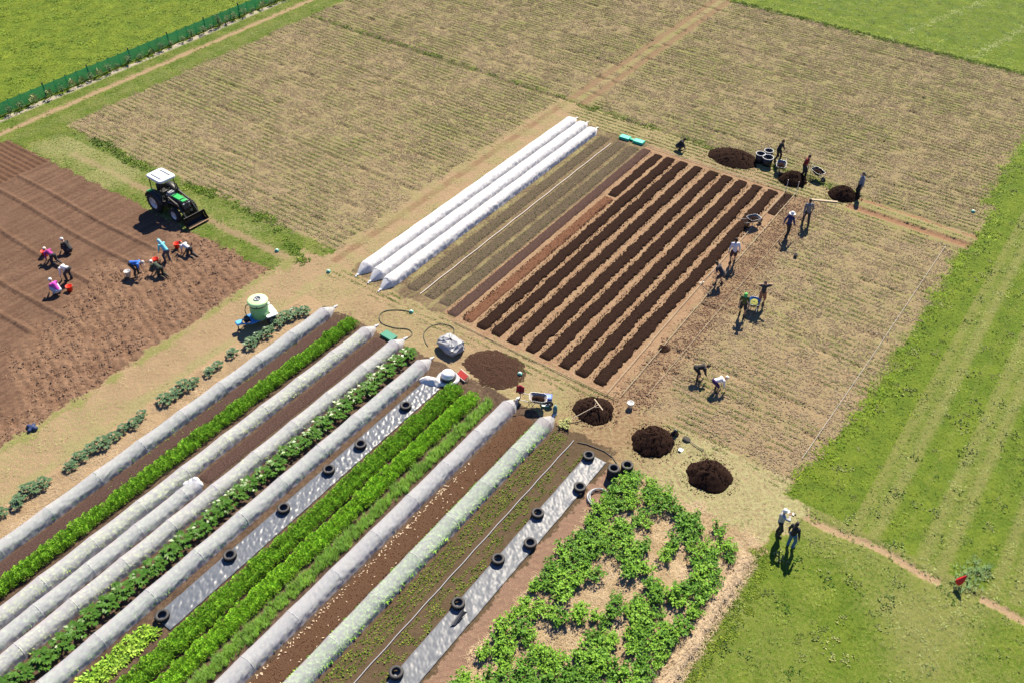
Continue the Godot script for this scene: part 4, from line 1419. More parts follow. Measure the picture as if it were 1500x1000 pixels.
# ---------------------------------------------------------------- machines
func wheel(parent: Node3D, at: Vector3, r: float, w: float, rim: Material, lugs: bool, called := "wheel") -> void:
	var t := Node3D.new()
	t.name = called
	parent.add_child(t, true)
	t.position = at
	var turn := Transform3D(Basis(Vector3.RIGHT, PI / 2), Vector3.ZERO)
	var st := st_new()
	lathe(st, [[r * 0.58, -w * 0.42], [r * 0.80, -w * 0.5], [r * 0.95, -w * 0.44], [r * 0.985, 0.0], [r * 0.95, w * 0.44], [r * 0.80, w * 0.5], [r * 0.58, w * 0.42]], 26, turn)
	if lugs:
		for k in 18:
			for s in [-1, 1]:
				var a := TAU * (k + (0.5 if s > 0 else 0.0)) / 18
				box(st, Vector3(cos(a) * r * 0.985, sin(a) * r * 0.985, s * w * 0.23), Vector3(r * 0.07, r * 0.09, w * 0.5), Basis(Vector3.BACK, a) * Basis(Vector3.RIGHT, 0.5 * s))
	part("tyre", done(st), M.rubber, t)
	var rs := st_new()
	lathe(rs, [[r * 0.60, -w * 0.42], [r * 0.54, -w * 0.40], [r * 0.50, -w * 0.22], [r * 0.22, -w * 0.14], [r * 0.16, -w * 0.24], [0.001, -w * 0.26]], 22, turn)
	lathe(rs, [[0.001, w * 0.26], [r * 0.16, w * 0.24], [r * 0.22, w * 0.14], [r * 0.50, w * 0.22], [r * 0.54, w * 0.40], [r * 0.60, w * 0.42]], 22, turn)
	part("rim", done(rs), rim, t)

func build_tractor() -> void:
	var green := mat(0.020, 0.42, 0.085, 0.28)
	green.clearcoat_enabled = true
	green.clearcoat = 0.6
	var black := mat(0.014, 0.015, 0.016, 0.5)
	var grey := mat(0.10, 0.10, 0.11, 0.6, 0.3)
	var roof_m := mat(0.60, 0.66, 0.74, 0.4)
	var rim := mat(0.50, 0.54, 0.60, 0.4, 0.3)
	var steel := mat(0.030, 0.026, 0.026, 0.45, 0.6)
	var t := thing("tractor", "green tractor with a pale canopy and a black front loader bucket", "tractor", Vector3(-25.45, gy(-25.45, 1.95), 1.95), deg_to_rad(-3))
	for s in [-1, 1]:
		wheel(t, Vector3(-0.80, 0.66, 0.66 * s), 0.68, 0.40, rim, true, "rear_wheel")
		wheel(t, Vector3(1.12, 0.46, 0.62 * s), 0.47, 0.30, rim, true, "front_wheel")
	# chassis, axles, engine
	var ch := st_new()
	box(ch, Vector3(0.35, 0.72, 0), Vector3(2.5, 0.34, 0.42))
	tube(ch, [Vector3(-0.80, 0.66, -0.62), Vector3(-0.80, 0.66, 0.62)], 0.11, 10)
	tube(ch, [Vector3(1.12, 0.46, -0.60), Vector3(1.12, 0.46, 0.60)], 0.07, 8)
	box(ch, Vector3(-0.55, 0.85, 0), Vector3(0.9, 0.42, 0.62))
	box(ch, Vector3(0.05, 0.80, 0.42), Vector3(0.75, 0.30, 0.26))
	box(ch, Vector3(0.05, 0.80, -0.42), Vector3(0.75, 0.30, 0.26))
	part("chassis", done(ch), black, t)
	# hood: black sides, green top panel
	var hs := st_new()
	rbox(hs, Vector3(0.98, 1.08, 0), Vector3(1.36, 0.56, 0.62), 0.10)
	var hood := part("hood", done(hs), black, t)
	var hp := st_new()
	rbox(hp, Vector3(0.86, 1.385, 0), Vector3(0.78, 0.07, 0.42), 0.05)
	part("hood_panel", done(hp), green, hood)
	var hn := st_new()
	rbox(hn, Vector3(1.48, 1.372, 0), Vector3(0.26, 0.08, 0.40), 0.05)
	part("nose_panel", done(hn), green, hood)
	var gr := st_new()
	for k in 5: box(gr, Vector3(1.672, 0.92 + k * 0.08, 0), Vector3(0.02, 0.05, 0.46))
	part("grille", done(gr), grey, hood)
	for s in [-1, 1]:
		var hl := st_new()
		rbox(hl, Vector3(1.67, 1.24, 0.20 * s), Vector3(0.03, 0.07, 0.12), 0.012)
		part("headlight", done(hl), mat(0.75, 0.78, 0.8, 0.2), t)
	# fenders over the rear wheels
	for s in [-1, 1]:
		var fs := st_new()
		var prev := []
		for k in 9:
			var a := lerpf(0.15, PI * 0.92, k / 8.0)
			var ring := []
			for q in [[0.76, -0.22], [0.79, -0.22], [0.79, 0.24], [0.76, 0.24]]:
				ring.append(Vector3(-0.80 + cos(a) * q[0], 0.66 + sin(a) * q[0], (0.62 + q[1]) * s))
			if prev: loft(fs, prev, ring)
			prev = ring
		part("fender", done(fs), black, t)
	var fc := st_new()
	rbox(fc, Vector3(-1.12, 1.40, 0.66), Vector3(0.42, 0.08, 0.36), 0.06, Basis(Vector3.BACK, 0.42))
	part("fender_cap", done(fc), green, t)
	# driver's place
	var ss := st_new()
	rbox(ss, Vector3(-0.72, 1.18, 0), Vector3(0.46, 0.16, 0.48), 0.06)
	rbox(ss, Vector3(-0.98, 1.45, 0), Vector3(0.14, 0.52, 0.46), 0.05)
	part("seat", done(ss), black, t)
	var ds := st_new()
	box(ds, Vector3(0.14, 1.30, 0), Vector3(0.26, 0.34, 0.42))
	part("dashboard", done(ds), mat(0.35, 0.36, 0.38, 0.6), t)
	var ws := st_new()
	var ring := []
	for k in 17: ring.append(Vector3(-0.14, 1.56, 0) + Basis(Vector3.BACK, -0.5) * Vector3(0, 0.0, 0) + Basis(Vector3.BACK, 0.55) * Vector3(cos(TAU * k / 16) * 0.19, 0, sin(TAU * k / 16) * 0.19))
	tube(ws, ring, 0.016, 5, false)
	tube(ws, [Vector3(0.10, 1.40, 0), Vector3(-0.14, 1.56, 0)], 0.02, 5)
	part("steering_wheel", done(ws), black, t)
	# canopy on four posts
	for q in [[-1.12, 0.52], [-1.12, -0.52], [0.02, 0.50], [0.02, -0.50]]:
		var ps := st_new()
		tube(ps, [Vector3(q[0], 1.0, q[1]), Vector3(q[0] * 0.97, 2.30, q[1] * 0.96)], 0.035, 6)
		part("canopy_post", done(ps), black, t)
	var rs := st_new()
	rbox(rs, Vector3(-0.52, 2.38, 0), Vector3(1.52, 0.14, 1.24), 0.20)
	var roof := part("canopy", done(rs), roof_m, t)
	for s in [-1, 1]:
		var gs := st_new()
		rbox(gs, Vector3(-0.52, 2.452, 0.34 * s), Vector3(1.0, 0.04, 0.075), 0.03)
		part("roof_groove", done(gs), mat(0.10, 0.12, 0.15, 0.6), roof)
	var es := st_new()
	tube(es, [Vector3(0.45, 1.3, -0.36), Vector3(0.45, 1.9, -0.36), Vector3(0.40, 2.05, -0.36)], [0.045, 0.04, 0.035], 8)
	part("exhaust", done(es), steel, t)
	# loader arms and bucket
	for s in [-1, 1]:
		var a := st_new()
		var z: float = 0.46 * s
		for q in [[Vector3(0.22, 0.9, z), Vector3(0.22, 1.48, z)], [Vector3(0.22, 1.46, z), Vector3(1.35, 1.20, z)], [Vector3(1.35, 1.20, z), Vector3(2.12, 0.42, z)]]:
			var d: Vector3 = q[1] - q[0]
			box(a, (q[0] + q[1]) / 2, Vector3(d.length() + 0.08, 0.13, 0.08), Basis(Vector3.BACK, atan2(d.y, d.x)))
		part("loader_arm", done(a), black, t)
		var r := st_new()
		tube(r, [Vector3(0.3, 1.0, z), Vector3(0.95, 1.10, z)], 0.035, 7)
		tube(r, [Vector3(0.95, 1.10, z), Vector3(1.40, 1.14, z)], 0.02, 6)
		part("ram", done(r), grey, t)
	var bs := st_new()
	var prof := [Vector2(2.62, 0.10), Vector2(2.28, 0.08), Vector2(2.12, 0.18), Vector2(2.08, 0.42), Vector2(2.22, 0.66)]
	for k in prof.size() - 1:
		var p: Vector2 = prof[k]
		var q: Vector2 = prof[k + 1]
		var d := q - p
		box(bs, Vector3((p.x + q.x) / 2, (p.y + q.y) / 2, 0), Vector3(d.length() + 0.02, 0.03, 1.52), Basis(Vector3.BACK, d.angle()))
	for s in [-1, 1]:
		var pts := []
		for q in prof: pts.append(Vector3(q.x, q.y, 0.775 * s))
		for k in range(1, prof.size() - 1):
			for v in [pts[0], pts[k], pts[k + 1]]: bs.add_vertex(v)
	part("bucket", done(bs), steel, t)
	var lip := st_new()
	box(lip, Vector3(2.62, 0.105, 0), Vector3(0.08, 0.034, 1.56))
	part("bucket_lip", done(lip), mat(0.30, 0.20, 0.13, 0.5, 0.5), t)

func build_tank() -> void:
	var lime := mat(0.52, 0.80, 0.38, 0.45)
	lime.backlight = Color(0.25, 0.4, 0.2)
	var green := mat(0.20, 0.47, 0.20, 0.45)
	green.backlight = Color(0.1, 0.2, 0.1)
	var blue := mat(0.06, 0.26, 0.58, 0.4)
	var white := mat(0.74, 0.76, 0.72, 0.5)
	var dark := mat(0.02, 0.025, 0.04, 0.5)
	var t := thing("tank_trailer", "round pale green water tank on a small blue trailer beside the kale", "tank trailer", Vector3(-12.72, gy(-12.7, 6.4), 6.42), deg_to_rad(-20))
	var st := st_new()
	lathe(st, [[0.001, 0.44], [0.46, 0.44], [0.50, 0.47], [0.50, 0.80], [0.508, 0.82], [0.508, 0.85], [0.50, 0.87], [0.50, 1.30], [0.52, 1.33]], 32)
	var tank := part("tank", done(st), green, t)
	var ls := st_new()
	lathe(ls, [[0.52, 1.33], [0.56, 1.36], [0.57, 1.44], [0.545, 1.50], [0.46, 1.54], [0.24, 1.565], [0.215, 1.57]], 32)
	part("lid", done(ls), lime, tank)
	var hs := st_new()
	lathe(hs, [[0.215, 1.57], [0.205, 1.61], [0.17, 1.615], [0.165, 1.55], [0.001, 1.54]], 24)
	box(hs, Vector3(0, 1.58, 0), Vector3(0.30, 0.03, 0.04))
	part("hatch", done(hs), mat(0.30, 0.32, 0.34, 0.5), tank)
	var ss := st_new()
	lathe(ss, [[0.512, 1.24], [0.522, 1.25], [0.522, 1.29], [0.512, 1.30]], 32)
	part("strap", done(ss), dark, tank)
	for k in 4:
		var cs := st_new()
		var a := TAU * k / 4 + 0.5
		box(cs, Vector3(cos(a) * 0.55, 1.40, sin(a) * 0.55), Vector3(0.05, 0.08, 0.05), Basis(Vector3.UP, -a))
		part("clamp", done(cs), dark, tank)
	# frame, drawbar, pump
	var fs := st_new()
	for s in [-1, 1]:
		box(fs, Vector3(0.36 * s, 0.40, -0.10), Vector3(0.07, 0.08, 1.5))
		box(fs, Vector3(0.19 * s, 0.40, 1.0), Vector3(0.06, 0.07, 0.85), Basis(Vector3.UP, -0.42 * s))
	box(fs, Vector3(0, 0.40, -0.8), Vector3(0.80, 0.08, 0.07))
	box(fs, Vector3(0, 0.405, 0.55), Vector3(0.86, 0.05, 0.30))
	part("frame", done(fs), blue, t)
	var ps := st_new()
	rbox(ps, Vector3(0, 0.47, 1.25), Vector3(0.34, 0.12, 0.36), 0.05)
	part("toolbox", done(ps), mat(0.10, 0.40, 0.72, 0.4), t)
	var us := st_new()
	blob(us, Vector3(0.02, 0.58, 0.80), Vector3(0.17, 0.15, 0.16), 8, 10)
	box(us, Vector3(0, 0.46, 0.80), Vector3(0.42, 0.06, 0.34))
	tube(us, [Vector3(-0.12, 0.55, 0.72), Vector3(-0.26, 0.9, 0.72), Vector3(-0.22, 1.22, 0.62), Vector3(-0.10, 1.34, 0.50)], 0.025, 6)
	part("pump", done(us), dark, t)
	var js := st_new()
	tube(js, [Vector3(0, -0.02, 1.34), Vector3(0, 0.42, 1.34)], 0.03, 7)
	lathe(js, [[0.001, -0.02], [0.09, -0.02], [0.09, 0.01], [0.001, 0.02]], 10, Transform3D(Basis(), Vector3(0, 0, 1.34)))
	part("jockey_leg", done(js), dark, t)
	for s in [-1, 1]:
		# axle runs along x; turn the wheel builder's z axle round
		var holder := Node3D.new()
		holder.name = "wheel"
		t.add_child(holder, true)
		holder.position = Vector3(0.56 * s, 0.27, -0.42)
		holder.rotation.y = PI / 2
		var ws := st_new()
		var turn := Transform3D(Basis(Vector3.RIGHT, PI / 2), Vector3.ZERO)
		lathe(ws, [[0.16, -0.07], [0.24, -0.085], [0.275, -0.06], [0.28, 0.0], [0.275, 0.06], [0.24, 0.085], [0.16, 0.07]], 24, turn)
		part("tyre", done(ws), M.rubber, holder)
		var rs := st_new()
		lathe(rs, [[0.165, -0.07], [0.14, -0.05], [0.05, -0.03], [0.001, -0.05]], 18, turn)
		lathe(rs, [[0.001, 0.05], [0.05, 0.03], [0.14, 0.05], [0.165, 0.07]], 18, turn)
		part("rim", done(rs), mat(0.45, 0.45, 0.45, 0.5), holder)
		var ms := st_new()
		rbox(ms, Vector3(0.55 * s, 0.60, -0.46), Vector3(0.26, 0.06, 0.66), 0.08)
		part("mudguard", done(ms), white, t)
	var bs := st_new()
	rbox(bs, Vector3(0, 0.52, -0.66), Vector3(0.86, 0.05, 0.36), 0.10)
	part("rear_deck", done(bs), white, t)

func tray_mesh(l: float, w: float, d: float, l2: float, w2: float) -> ArrayMesh:
	# a hollow tray with rounded corners, sloping in to a smaller floor
	var st := st_new()
	var ring := func(a: float, b: float, y: float, shift: float) -> Array:
		var out := []
		for k in 20:
			var t := -TAU * k / 20
			var c := cos(t)
			var s := sin(t)
			out.append(Vector3(signf(s) * pow(absf(s), 0.5) * b / 2, y, signf(c) * pow(absf(c), 0.5) * a / 2 + shift))
		return out
	var rings := [ring.call(l2, w2, 0.0, 0.03), ring.call(l, w, d, 0.0), ring.call(l + 0.04, w + 0.04, d, 0.0), ring.call(l + 0.04, w + 0.04, d - 0.02, 0.0), ring.call(l - 0.01, w - 0.01, d - 0.02, 0.0)]
	var inner := [ring.call(l2 - 0.03, w2 - 0.03, 0.012, 0.03), ring.call(l - 0.02, w - 0.02, d, 0.0)]
	loft(st, rings[0], rings[1])
	loft(st, rings[1], rings[2])
	fan(st, rings[0], false)
	loft(st, inner[1], inner[0])
	fan(st, inner[0], true)
	return done(st)

func barrow(label: String, x: float, z: float, facing: Vector2, tray: Material, filling: Material, tipped := 0.0) -> Node3D:
	# facing: the way the wheel points
	var t := thing("wheelbarrow", label, "wheelbarrow", Vector3(x, gy(x, z), z), atan2(facing.x, facing.y), "wheelbarrows")
	var steel := mat(0.30, 0.31, 0.32, 0.4, 0.5)
	var tr := part("tray", tray_mesh(0.88, 0.62, 0.24, 0.46, 0.40), tray, t)
	tr.position = Vector3(0, 0.36, 0.05)
	tr.rotation.x = 0.08
	var rim := st_new()
	var pts := []
	for k in 25:
		var a := TAU * k / 24
		pts.append(Vector3(signf(sin(a)) * pow(absf(sin(a)), 0.5) * 0.325, 0.245, signf(cos(a)) * pow(absf(cos(a)), 0.5) * 0.455))
	tube(rim, pts, 0.014, 5, false)
	part("rim", done(rim), steel, tr)
	for s in [-1, 1]:
		var hs := st_new()
		tube(hs, [Vector3(0.27 * s, 0.62, -0.92), Vector3(0.25 * s, 0.50, -0.42), Vector3(0.18 * s, 0.34, 0.15), Vector3(0.07 * s, 0.20, 0.66)], 0.018, 6)
		part("handle", done(hs), steel, t)
		var gs := st_new()
		tube(gs, [Vector3(0.275 * s, 0.635, -0.98), Vector3(0.265 * s, 0.60, -0.82)], 0.026, 7)
		part("grip", done(gs), mat(0.03, 0.03, 0.03, 0.8), t)
		var ls := st_new()
		tube(ls, [Vector3(0.20 * s, 0.38, -0.05), Vector3(0.22 * s, 0.0, -0.30), Vector3(0.20 * s, 0.42, -0.40)], 0.016, 5)
		part("leg", done(ls), steel, t)
	var holder := Node3D.new()
	holder.name = "wheel"
	t.add_child(holder, true)
	holder.position = Vector3(0, 0.19, 0.66)
	holder.rotation.y = PI / 2
	var turn := Transform3D(Basis(Vector3.RIGHT, PI / 2), Vector3.ZERO)
	var ws := st_new()
	lathe(ws, [[0.10, -0.03], [0.17, -0.042], [0.195, 0.0], [0.17, 0.042], [0.10, 0.03]], 20, turn)
	part("tyre", done(ws), M.rubber, holder)
	var rs := st_new()
	lathe(rs, [[0.105, -0.03], [0.03, -0.035], [0.03, 0.035], [0.105, 0.03]], 16, turn)
	part("rim", done(rs), steel, holder)
	if filling:
		var hm := part("load", heap_mesh(0.23, 0.36, 0.14, int(x * 10.0) + 300), filling, t)
		hm.position = Vector3(0, 0.50, 0.05)
	return t

func bucket(label: String, x: float, z: float, m: Material, tip := 0.0, size := 1.0, group := "buckets") -> void:
	var t := thing("bucket", label, "bucket", Vector3(x, gy(x, z) + absf(sin(tip)) * 0.13, z), rng.randf() * TAU, group)
	t.scale = Vector3.ONE * size
	t.rotation.x = tip
	var st := st_new()
	lathe(st, [[0.001, 0.0], [0.115, 0.0], [0.150, 0.29], [0.160, 0.29], [0.160, 0.31], [0.146, 0.31], [0.110, 0.014], [0.001, 0.012]], 20)
	part("pail", done(st), m, t)
	var h := st_new()
	var pts := []
	for k in 13:
		var a := PI * k / 12
		pts.append(Vector3(cos(a) * 0.160, 0.29 - 0.02 * sin(a), 0.165 * sin(a)))
	tube(h, pts, 0.006, 5)
	part("handle", done(h), mat(0.5, 0.5, 0.5, 0.4, 0.6), t)

func rope(called: String, label: String, category: String, m: Material, r: float, pts: Array, smooth := true) -> MeshInstance3D:
	var c := Curve3D.new()
	for k in pts.size():
		var tan := Vector3.ZERO
		if smooth: tan = ((pts[mini(k + 1, pts.size() - 1)] as Vector3) - pts[maxi(k - 1, 0)]) / 6.0
		c.add_point(pts[k], -tan, tan)
	c.bake_interval = 0.12
	var out := []
	for p in c.get_baked_points(): out.append(p)
	var st := st_new()
	tube(st, out, r, 6)
	var o := part(called, done(st), m)
	tag(o, label, category)
	return o

func build_garden_things() -> void:
	var tray_grey := mat(0.16, 0.17, 0.18, 0.45, 0.3)
	var tray_black := mat(0.02, 0.02, 0.022, 0.5)
	var tray_blue := mat(0.03, 0.12, 0.42, 0.45)
	var hay := grain(Color(0.20, 0.22, 0.05), Color(0.36, 0.36, 0.12), 0.5, 0.1, 51, 0.9)
	barrow("grey wheelbarrow full of dark compost standing on the left string", 5.35, -18.55, Vector2(0.45, -0.9), tray_grey, M.compost)
	barrow("wheelbarrow in front of the person in black by the black bins", 4.10, -25.95, Vector2(0.3, 0.95), tray_grey, M.compost)
	barrow("black wheelbarrow pulled by the person in red at the far heap", 6.45, -26.55, Vector2(0.9, 0.4), tray_black, M.compost)
	barrow("blue wheelbarrow loaded with pulled weeds between two people", 9.02, -10.65, Vector2(-0.25, -0.97), tray_blue, hay)
	barrow("wheelbarrow holding dark soil beside the tied end of a white tunnel", 3.40, 2.95, Vector2(0.6, -0.35), mat(0.36, 0.33, 0.31, 0.5), M.compost)
	var orange := mat(0.72, 0.045, 0.010, 0.45)
	orange.backlight = Color(0.3, 0.05, 0.02)
	bucket("orange-red bucket in front of the crawling person in magenta", -27.75, 9.75, orange, 0.0, 1.25)
	bucket("orange-red bucket between the person in white and the one in pink", -23.65, 10.95, orange, 0.0, 1.25)
	bucket("orange-red bucket below the person in turquoise", -21.75, 6.35, orange, 0.0, 1.25)
	bucket("orange-red bucket at the head of the kneeling person nearest the tractor", -22.0, 4.55, orange, 0.0, 1.25)
	bucket("white bucket behind the bending person in blue", -22.0, 8.15, mat(0.74, 0.74, 0.72, 0.5), 0.0, 1.2)
	bucket("white bucket with a black base standing beside the compost heap with the rake", 7.30, 0.25, mat(0.78, 0.78, 0.77, 0.5), 0.0, 1.1)
	# large bins by the far heap
	var nth := ["left one nearest the low compost heap", "right one nearest the person in black", "furthest back behind the other two"]
	var spots := [[2.42, -26.25, 0.32, 0.74], [3.02, -26.15, 0.37, 0.72], [2.72, -26.95, 0.31, 0.70]]
	for k in 3:
		var q: Array = spots[k]
		var t := thing("black_bin", "large round black bin with a grey rim, " + nth[k], "bin", Vector3(q[0], gy(q[0], q[1]), q[1]), 0.0, "large black bins by the far heap")
		var st := st_new()
		lathe(st, [[0.001, 0.0], [q[2] * 0.84, 0.0], [q[2], q[3]], [q[2] - 0.02, q[3]], [q[2] * 0.82, 0.04], [0.001, 0.03]], 24)
		part("barrel", done(st), mat(0.016, 0.017, 0.020, 0.5), t)
		var rs := st_new()
		lathe(rs, [[q[2] - 0.025, q[3] - 0.01], [q[2] - 0.02, q[3] + 0.02], [q[2] + 0.025, q[3] + 0.02], [q[2] + 0.03, q[3] - 0.02], [q[2], q[3] - 0.03]], 24)
		part("rim", done(rs), mat(0.38, 0.40, 0.42, 0.5), t)
	# rake leaning on the compost heap
	var wood := grain(Color(0.40, 0.32, 0.22), Color(0.56, 0.47, 0.35), 0.4, 0.06, 52, 0.7)
	var rk := thing("rake", "wide wooden hay rake lying against the dark compost heap", "rake", Vector3.ZERO)
	var a := Vector3(5.30, 0.10, 3.05)
	var b := Vector3(6.15, 0.52, 1.50)
	var hs := st_new()
	tube(hs, [a, b], 0.022, 7)
	part("handle", done(hs), wood, rk)
	var d := Vector3(0.78, 0.0, 0.45).normalized()
	var bs := st_new()
	box(bs, b, Vector3(0.86, 0.045, 0.05), Basis(Vector3.UP, -atan2(d.z, d.x)))
	part("bar", done(bs), wood, rk)
	for s in [-1, 1]:
		var brace := st_new()
		tube(brace, [b + d * 0.22 * s, b.lerp(a, 0.14)], 0.012, 5)
		part("brace", done(brace), wood, rk)
	for k in 13:
		var ts := st_new()
		var p := b + d * (k - 6) * 0.066
		tube(ts, [p, p + Vector3(0.03, -0.11, -0.02)], [0.009, 0.005], 5)
		part("tooth", done(ts), wood, rk)
	# shovel lying on the grass
	var sh := thing("shovel", "dark shovel lying on the dry grass beyond the smooth compost heap", "shovel", Vector3(10.75, gy(10.8, 0.7) + 0.03, 0.62), deg_to_rad(-8))
	var ss := st_new()
	tube(ss, [Vector3(0.1, 0.02, 0), Vector3(0.9, 0.02, 0.05)], 0.020, 6)
	part("shaft", done(ss), mat(0.10, 0.09, 0.08, 0.6), sh)
	var bl := st_new()
	var prev := []
	for k in 6:
		var x := -0.28 + k * 0.08
		var w: float = [0.10, 0.14, 0.15, 0.15, 0.14, 0.05][k]
		var ring := [Vector3(x, 0.03, -w), Vector3(x, 0.0, -w * 0.4), Vector3(x, 0.0, w * 0.4), Vector3(x, 0.03, w), Vector3(x, 0.042, w), Vector3(x, 0.012, 0), Vector3(x, 0.042, -w)]
		if prev: loft(bl, prev, ring)
		prev = ring
	part("blade", done(bl), mat(0.03, 0.028, 0.025, 0.85), sh)
	var gr := st_new()
	tube(gr, [Vector3(0.9, 0.02, -0.04), Vector3(0.9, 0.02, 0.14)], 0.018, 6)
	part("grip", done(gr), mat(0.03, 0.03, 0.03, 0.7), sh)
	# digging fork of the bending person
	var fk := thing("garden_fork", "long pale-handled tool held by the bending person over the left string", "garden tool", Vector3.ZERO)
	var fs := st_new()
	tube(fs, [Vector3(6.05, 0.98, -11.62), Vector3(5.55, 0.10, -11.15)], 0.018, 6)
	part("shaft", done(fs), wood, fk)
	var fp := st_new()
	box(fp, Vector3(5.55, 0.10, -11.15), Vector3(0.30, 0.04, 0.04), Basis(Vector3.UP, 0.8))
	for k in 4: tube(fp, [Vector3(5.55, 0.10, -11.15) + Vector3(0.7, 0, -0.7) * (k - 1.5) * 0.085, Vector3(5.47, 0.0, -11.07) + Vector3(0.7, 0, -0.7) * (k - 1.5) * 0.085], 0.008, 5)
	part("head", done(fp), mat(0.22, 0.22, 0.22, 0.5, 0.5), fk)
	# strings and stakes
	var twine := mat(0.42, 0.38, 0.26, 0.9)
	var cord := mat(0.52, 0.50, 0.44, 0.9)
	rope("string_line", "taut pale string along the left side of the strip being dug", "string", twine, 0.014, [Vector3(5.50, 0.14, -23.6), Vector3(5.56, 0.10, -12.0), Vector3(5.86, 0.12, 0.1)])
	rope("string_line", "taut pale string along the right side of the strip being dug", "string", twine, 0.014, [Vector3(6.17, 0.14, -23.7), Vector3(6.30, 0.10, -12.0), Vector3(6.55, 0.12, -0.2)])
	rope("string_line", "faint string across the undug block, furthest right of the dug strip", "string", twine, 0.010, [Vector3(7.35, 0.10, -23.0), Vector3(7.5, 0.07, -12.0), Vector3(7.6, 0.10, -1.0)])
	rope("string_line", "pale string across the far ends of the beds", "string", twine, 0.016, [Vector3(-6.0, 0.10, -23.45), Vector3(0.0, 0.08, -23.5), Vector3(6.2, 0.12, -23.75)])
	rope("string_line", "dark string across the near ends of the beds", "string", mat(0.12, 0.10, 0.07, 0.9), 0.016, [Vector3(-4.0, 0.05, 0.22), Vector3(1.0, 0.05, 0.26), Vector3(6.6, 0.08, 0.24)])
	rope("rope_line", "white rope stretched along the undug block beside the lawn", "rope", cord, 0.011, [Vector3(16.1, 0.10, -23.5), Vector3(15.95, 0.06, -12.0), Vector3(15.75, 0.08, -1.5)])
	var stake := st_new()
	tube(stake, [Vector3(0, -0.1, 0), Vector3(0.03, 0.95, 0.02)], [0.022, 0.020], 6)
	var stm := done(stake)
	for q in [[5.48, -23.66, "white stake at the left corner of the short compost rectangle"], [6.15, -23.85, "white stake at the right corner of the short compost rectangle"]]:
		var o := part("stake", stm, mat(0.72, 0.68, 0.62, 0.7))
		o.position = Vector3(q[0], 0, q[1])
		tag(o, q[2], "stake", "white stakes at the string ends")
	# plank
	var pk := part("plank", null, wood)
	var pst := st_new()
	rbox(pst, Vector3.ZERO, Vector3(1.75, 0.05, 0.16), 0.02)
	pk.mesh = done(pst)
	pk.position = Vector3(8.02, gy(8.0, -24.1) + 0.03, -24.10)
	pk.rotation.y = deg_to_rad(26)
	tag(pk, "pale wooden plank lying on the far headland before the rightmost heap", "plank")
	# hoses
	var hose_m := mat(0.035, 0.05, 0.03, 0.6)
	var hp := [Vector3(-6.55, 0.03, 0.95), Vector3(-7.1, 0.03, 1.15), Vector3(-7.7, 0.03, 1.65), Vector3(-7.75, 0.03, 2.2), Vector3(-7.2, 0.03, 2.65), Vector3(-6.4, 0.03, 2.55), Vector3(-5.7, 0.03, 2.2), Vector3(-5.25, 0.03, 2.35), Vector3(-5.2, 0.03, 2.75), Vector3(-5.35, 0.03, 3.2)]
	rope("garden_hose", "dark garden hose winding past the green board and the tap", "hose", hose_m, 0.024, hp)
	hp = [Vector3(-3.88, 0.03, 2.67), Vector3(-4.4, 0.03, 2.35), Vector3(-4.75, 0.03, 1.95), Vector3(-4.85, 0.03, 1.4), Vector3(-4.6, 0.03, 0.85), Vector3(-4.1, 0.03, 0.6), Vector3(-3.7, 0.03, 0.65), Vector3(-3.45, 0.03, 0.95)]
	rope("garden_hose", "dark hose curving round above the crumpled silver bundle", "hose", hose_m, 0.022, hp)
	for q in [[-6.50, 0.93, "small green valve box at the far end of the winding hose"], [1.40, 1.55, "small green valve box beside the flattened compost"], [-16.9, 1.2, "small green valve box in the grass near the bank of weeds"], [-12.9, 0.9, "small green valve box at the corner of the track"], [16.4, -28.6, "small green valve box near the corner of the lawn"]]:
		var v := thing("valve_box", q[2], "valve box", Vector3(q[0], gy(q[0], q[1]), q[1]), 0.3, "small green valve boxes")
		var vs := st_new()
		rbox(vs, Vector3(0, 0.06, 0), Vector3(0.24, 0.12, 0.18), 0.05)
		part("box", done(vs), mat(0.10, 0.42, 0.32, 0.5), v)
		var vl := st_new()
		lathe(vl, [[0.07, 0.12], [0.07, 0.15], [0.02, 0.16], [0.001, 0.16]], 12)
		part("lid", done(vl), mat(0.55, 0.68, 0.62, 0.5), v)
	# coil of pipe
	var coil := thing("pipe_coil", "loose coil of grey pipe beside the stacked tyres", "pipe coil", Vector3(9.08, gy(9.1, 6.3), 6.25))
	for k in 9:
		var pts := []
		var off := Vector3(rv(0.06), 0.025 + k * 0.012, rv(0.06))
		var rx := 0.46 + rv(0.05)
		var rz := 0.52 + rv(0.06)
		for j in 33:
			var t := TAU * j / 32
			pts.append(off + Vector3(cos(t) * rx, 0.012 * sin(t * 2.0 + k), sin(t) * rz))
		var cs := st_new()
		tube(cs, pts, 0.016, 5, false)
		part("loop", done(cs), mat(0.42, 0.44, 0.47, 0.5) if k % 3 else mat(0.10, 0.10, 0.11, 0.5), coil)
	# green board / tray on the bare bed
	var gb := part("green_board", null, mat(0.010, 0.20, 0.125, 0.55))
	var gs := st_new()
	rbox(gs, Vector3.ZERO, Vector3(0.86, 0.09, 0.52), 0.04)
	gb.mesh = done(gs)
	gb.position = Vector3(-6.12, 0.11, 3.30)
	gb.rotation.y = deg_to_rad(-4)
	tag(gb, "flat dark green board lying at the end of the bare dark bed", "board")
	# turquoise folded netting at the far end of the beds
	var tq := mat(0.005, 0.46, 0.30, 0.6)
	var tn := thing("turquoise_sheet", "bright turquoise sheet folded and twisted in the middle at the far end of the beds", "folded sheet", Vector3(-6.28, 0.0, -23.55), deg_to_rad(3))
	for s in [-1, 1]:
		var ts := st_new()
		rbox(ts, Vector3(0.55 * s, 0.10, 0), Vector3(0.80, 0.16, 0.52), 0.06)
		part("bundle", done(ts), tq, tn)
	var kn := st_new()
	blob(kn, Vector3(0, 0.09, 0), Vector3(0.24, 0.06, 0.12), 6, 10)
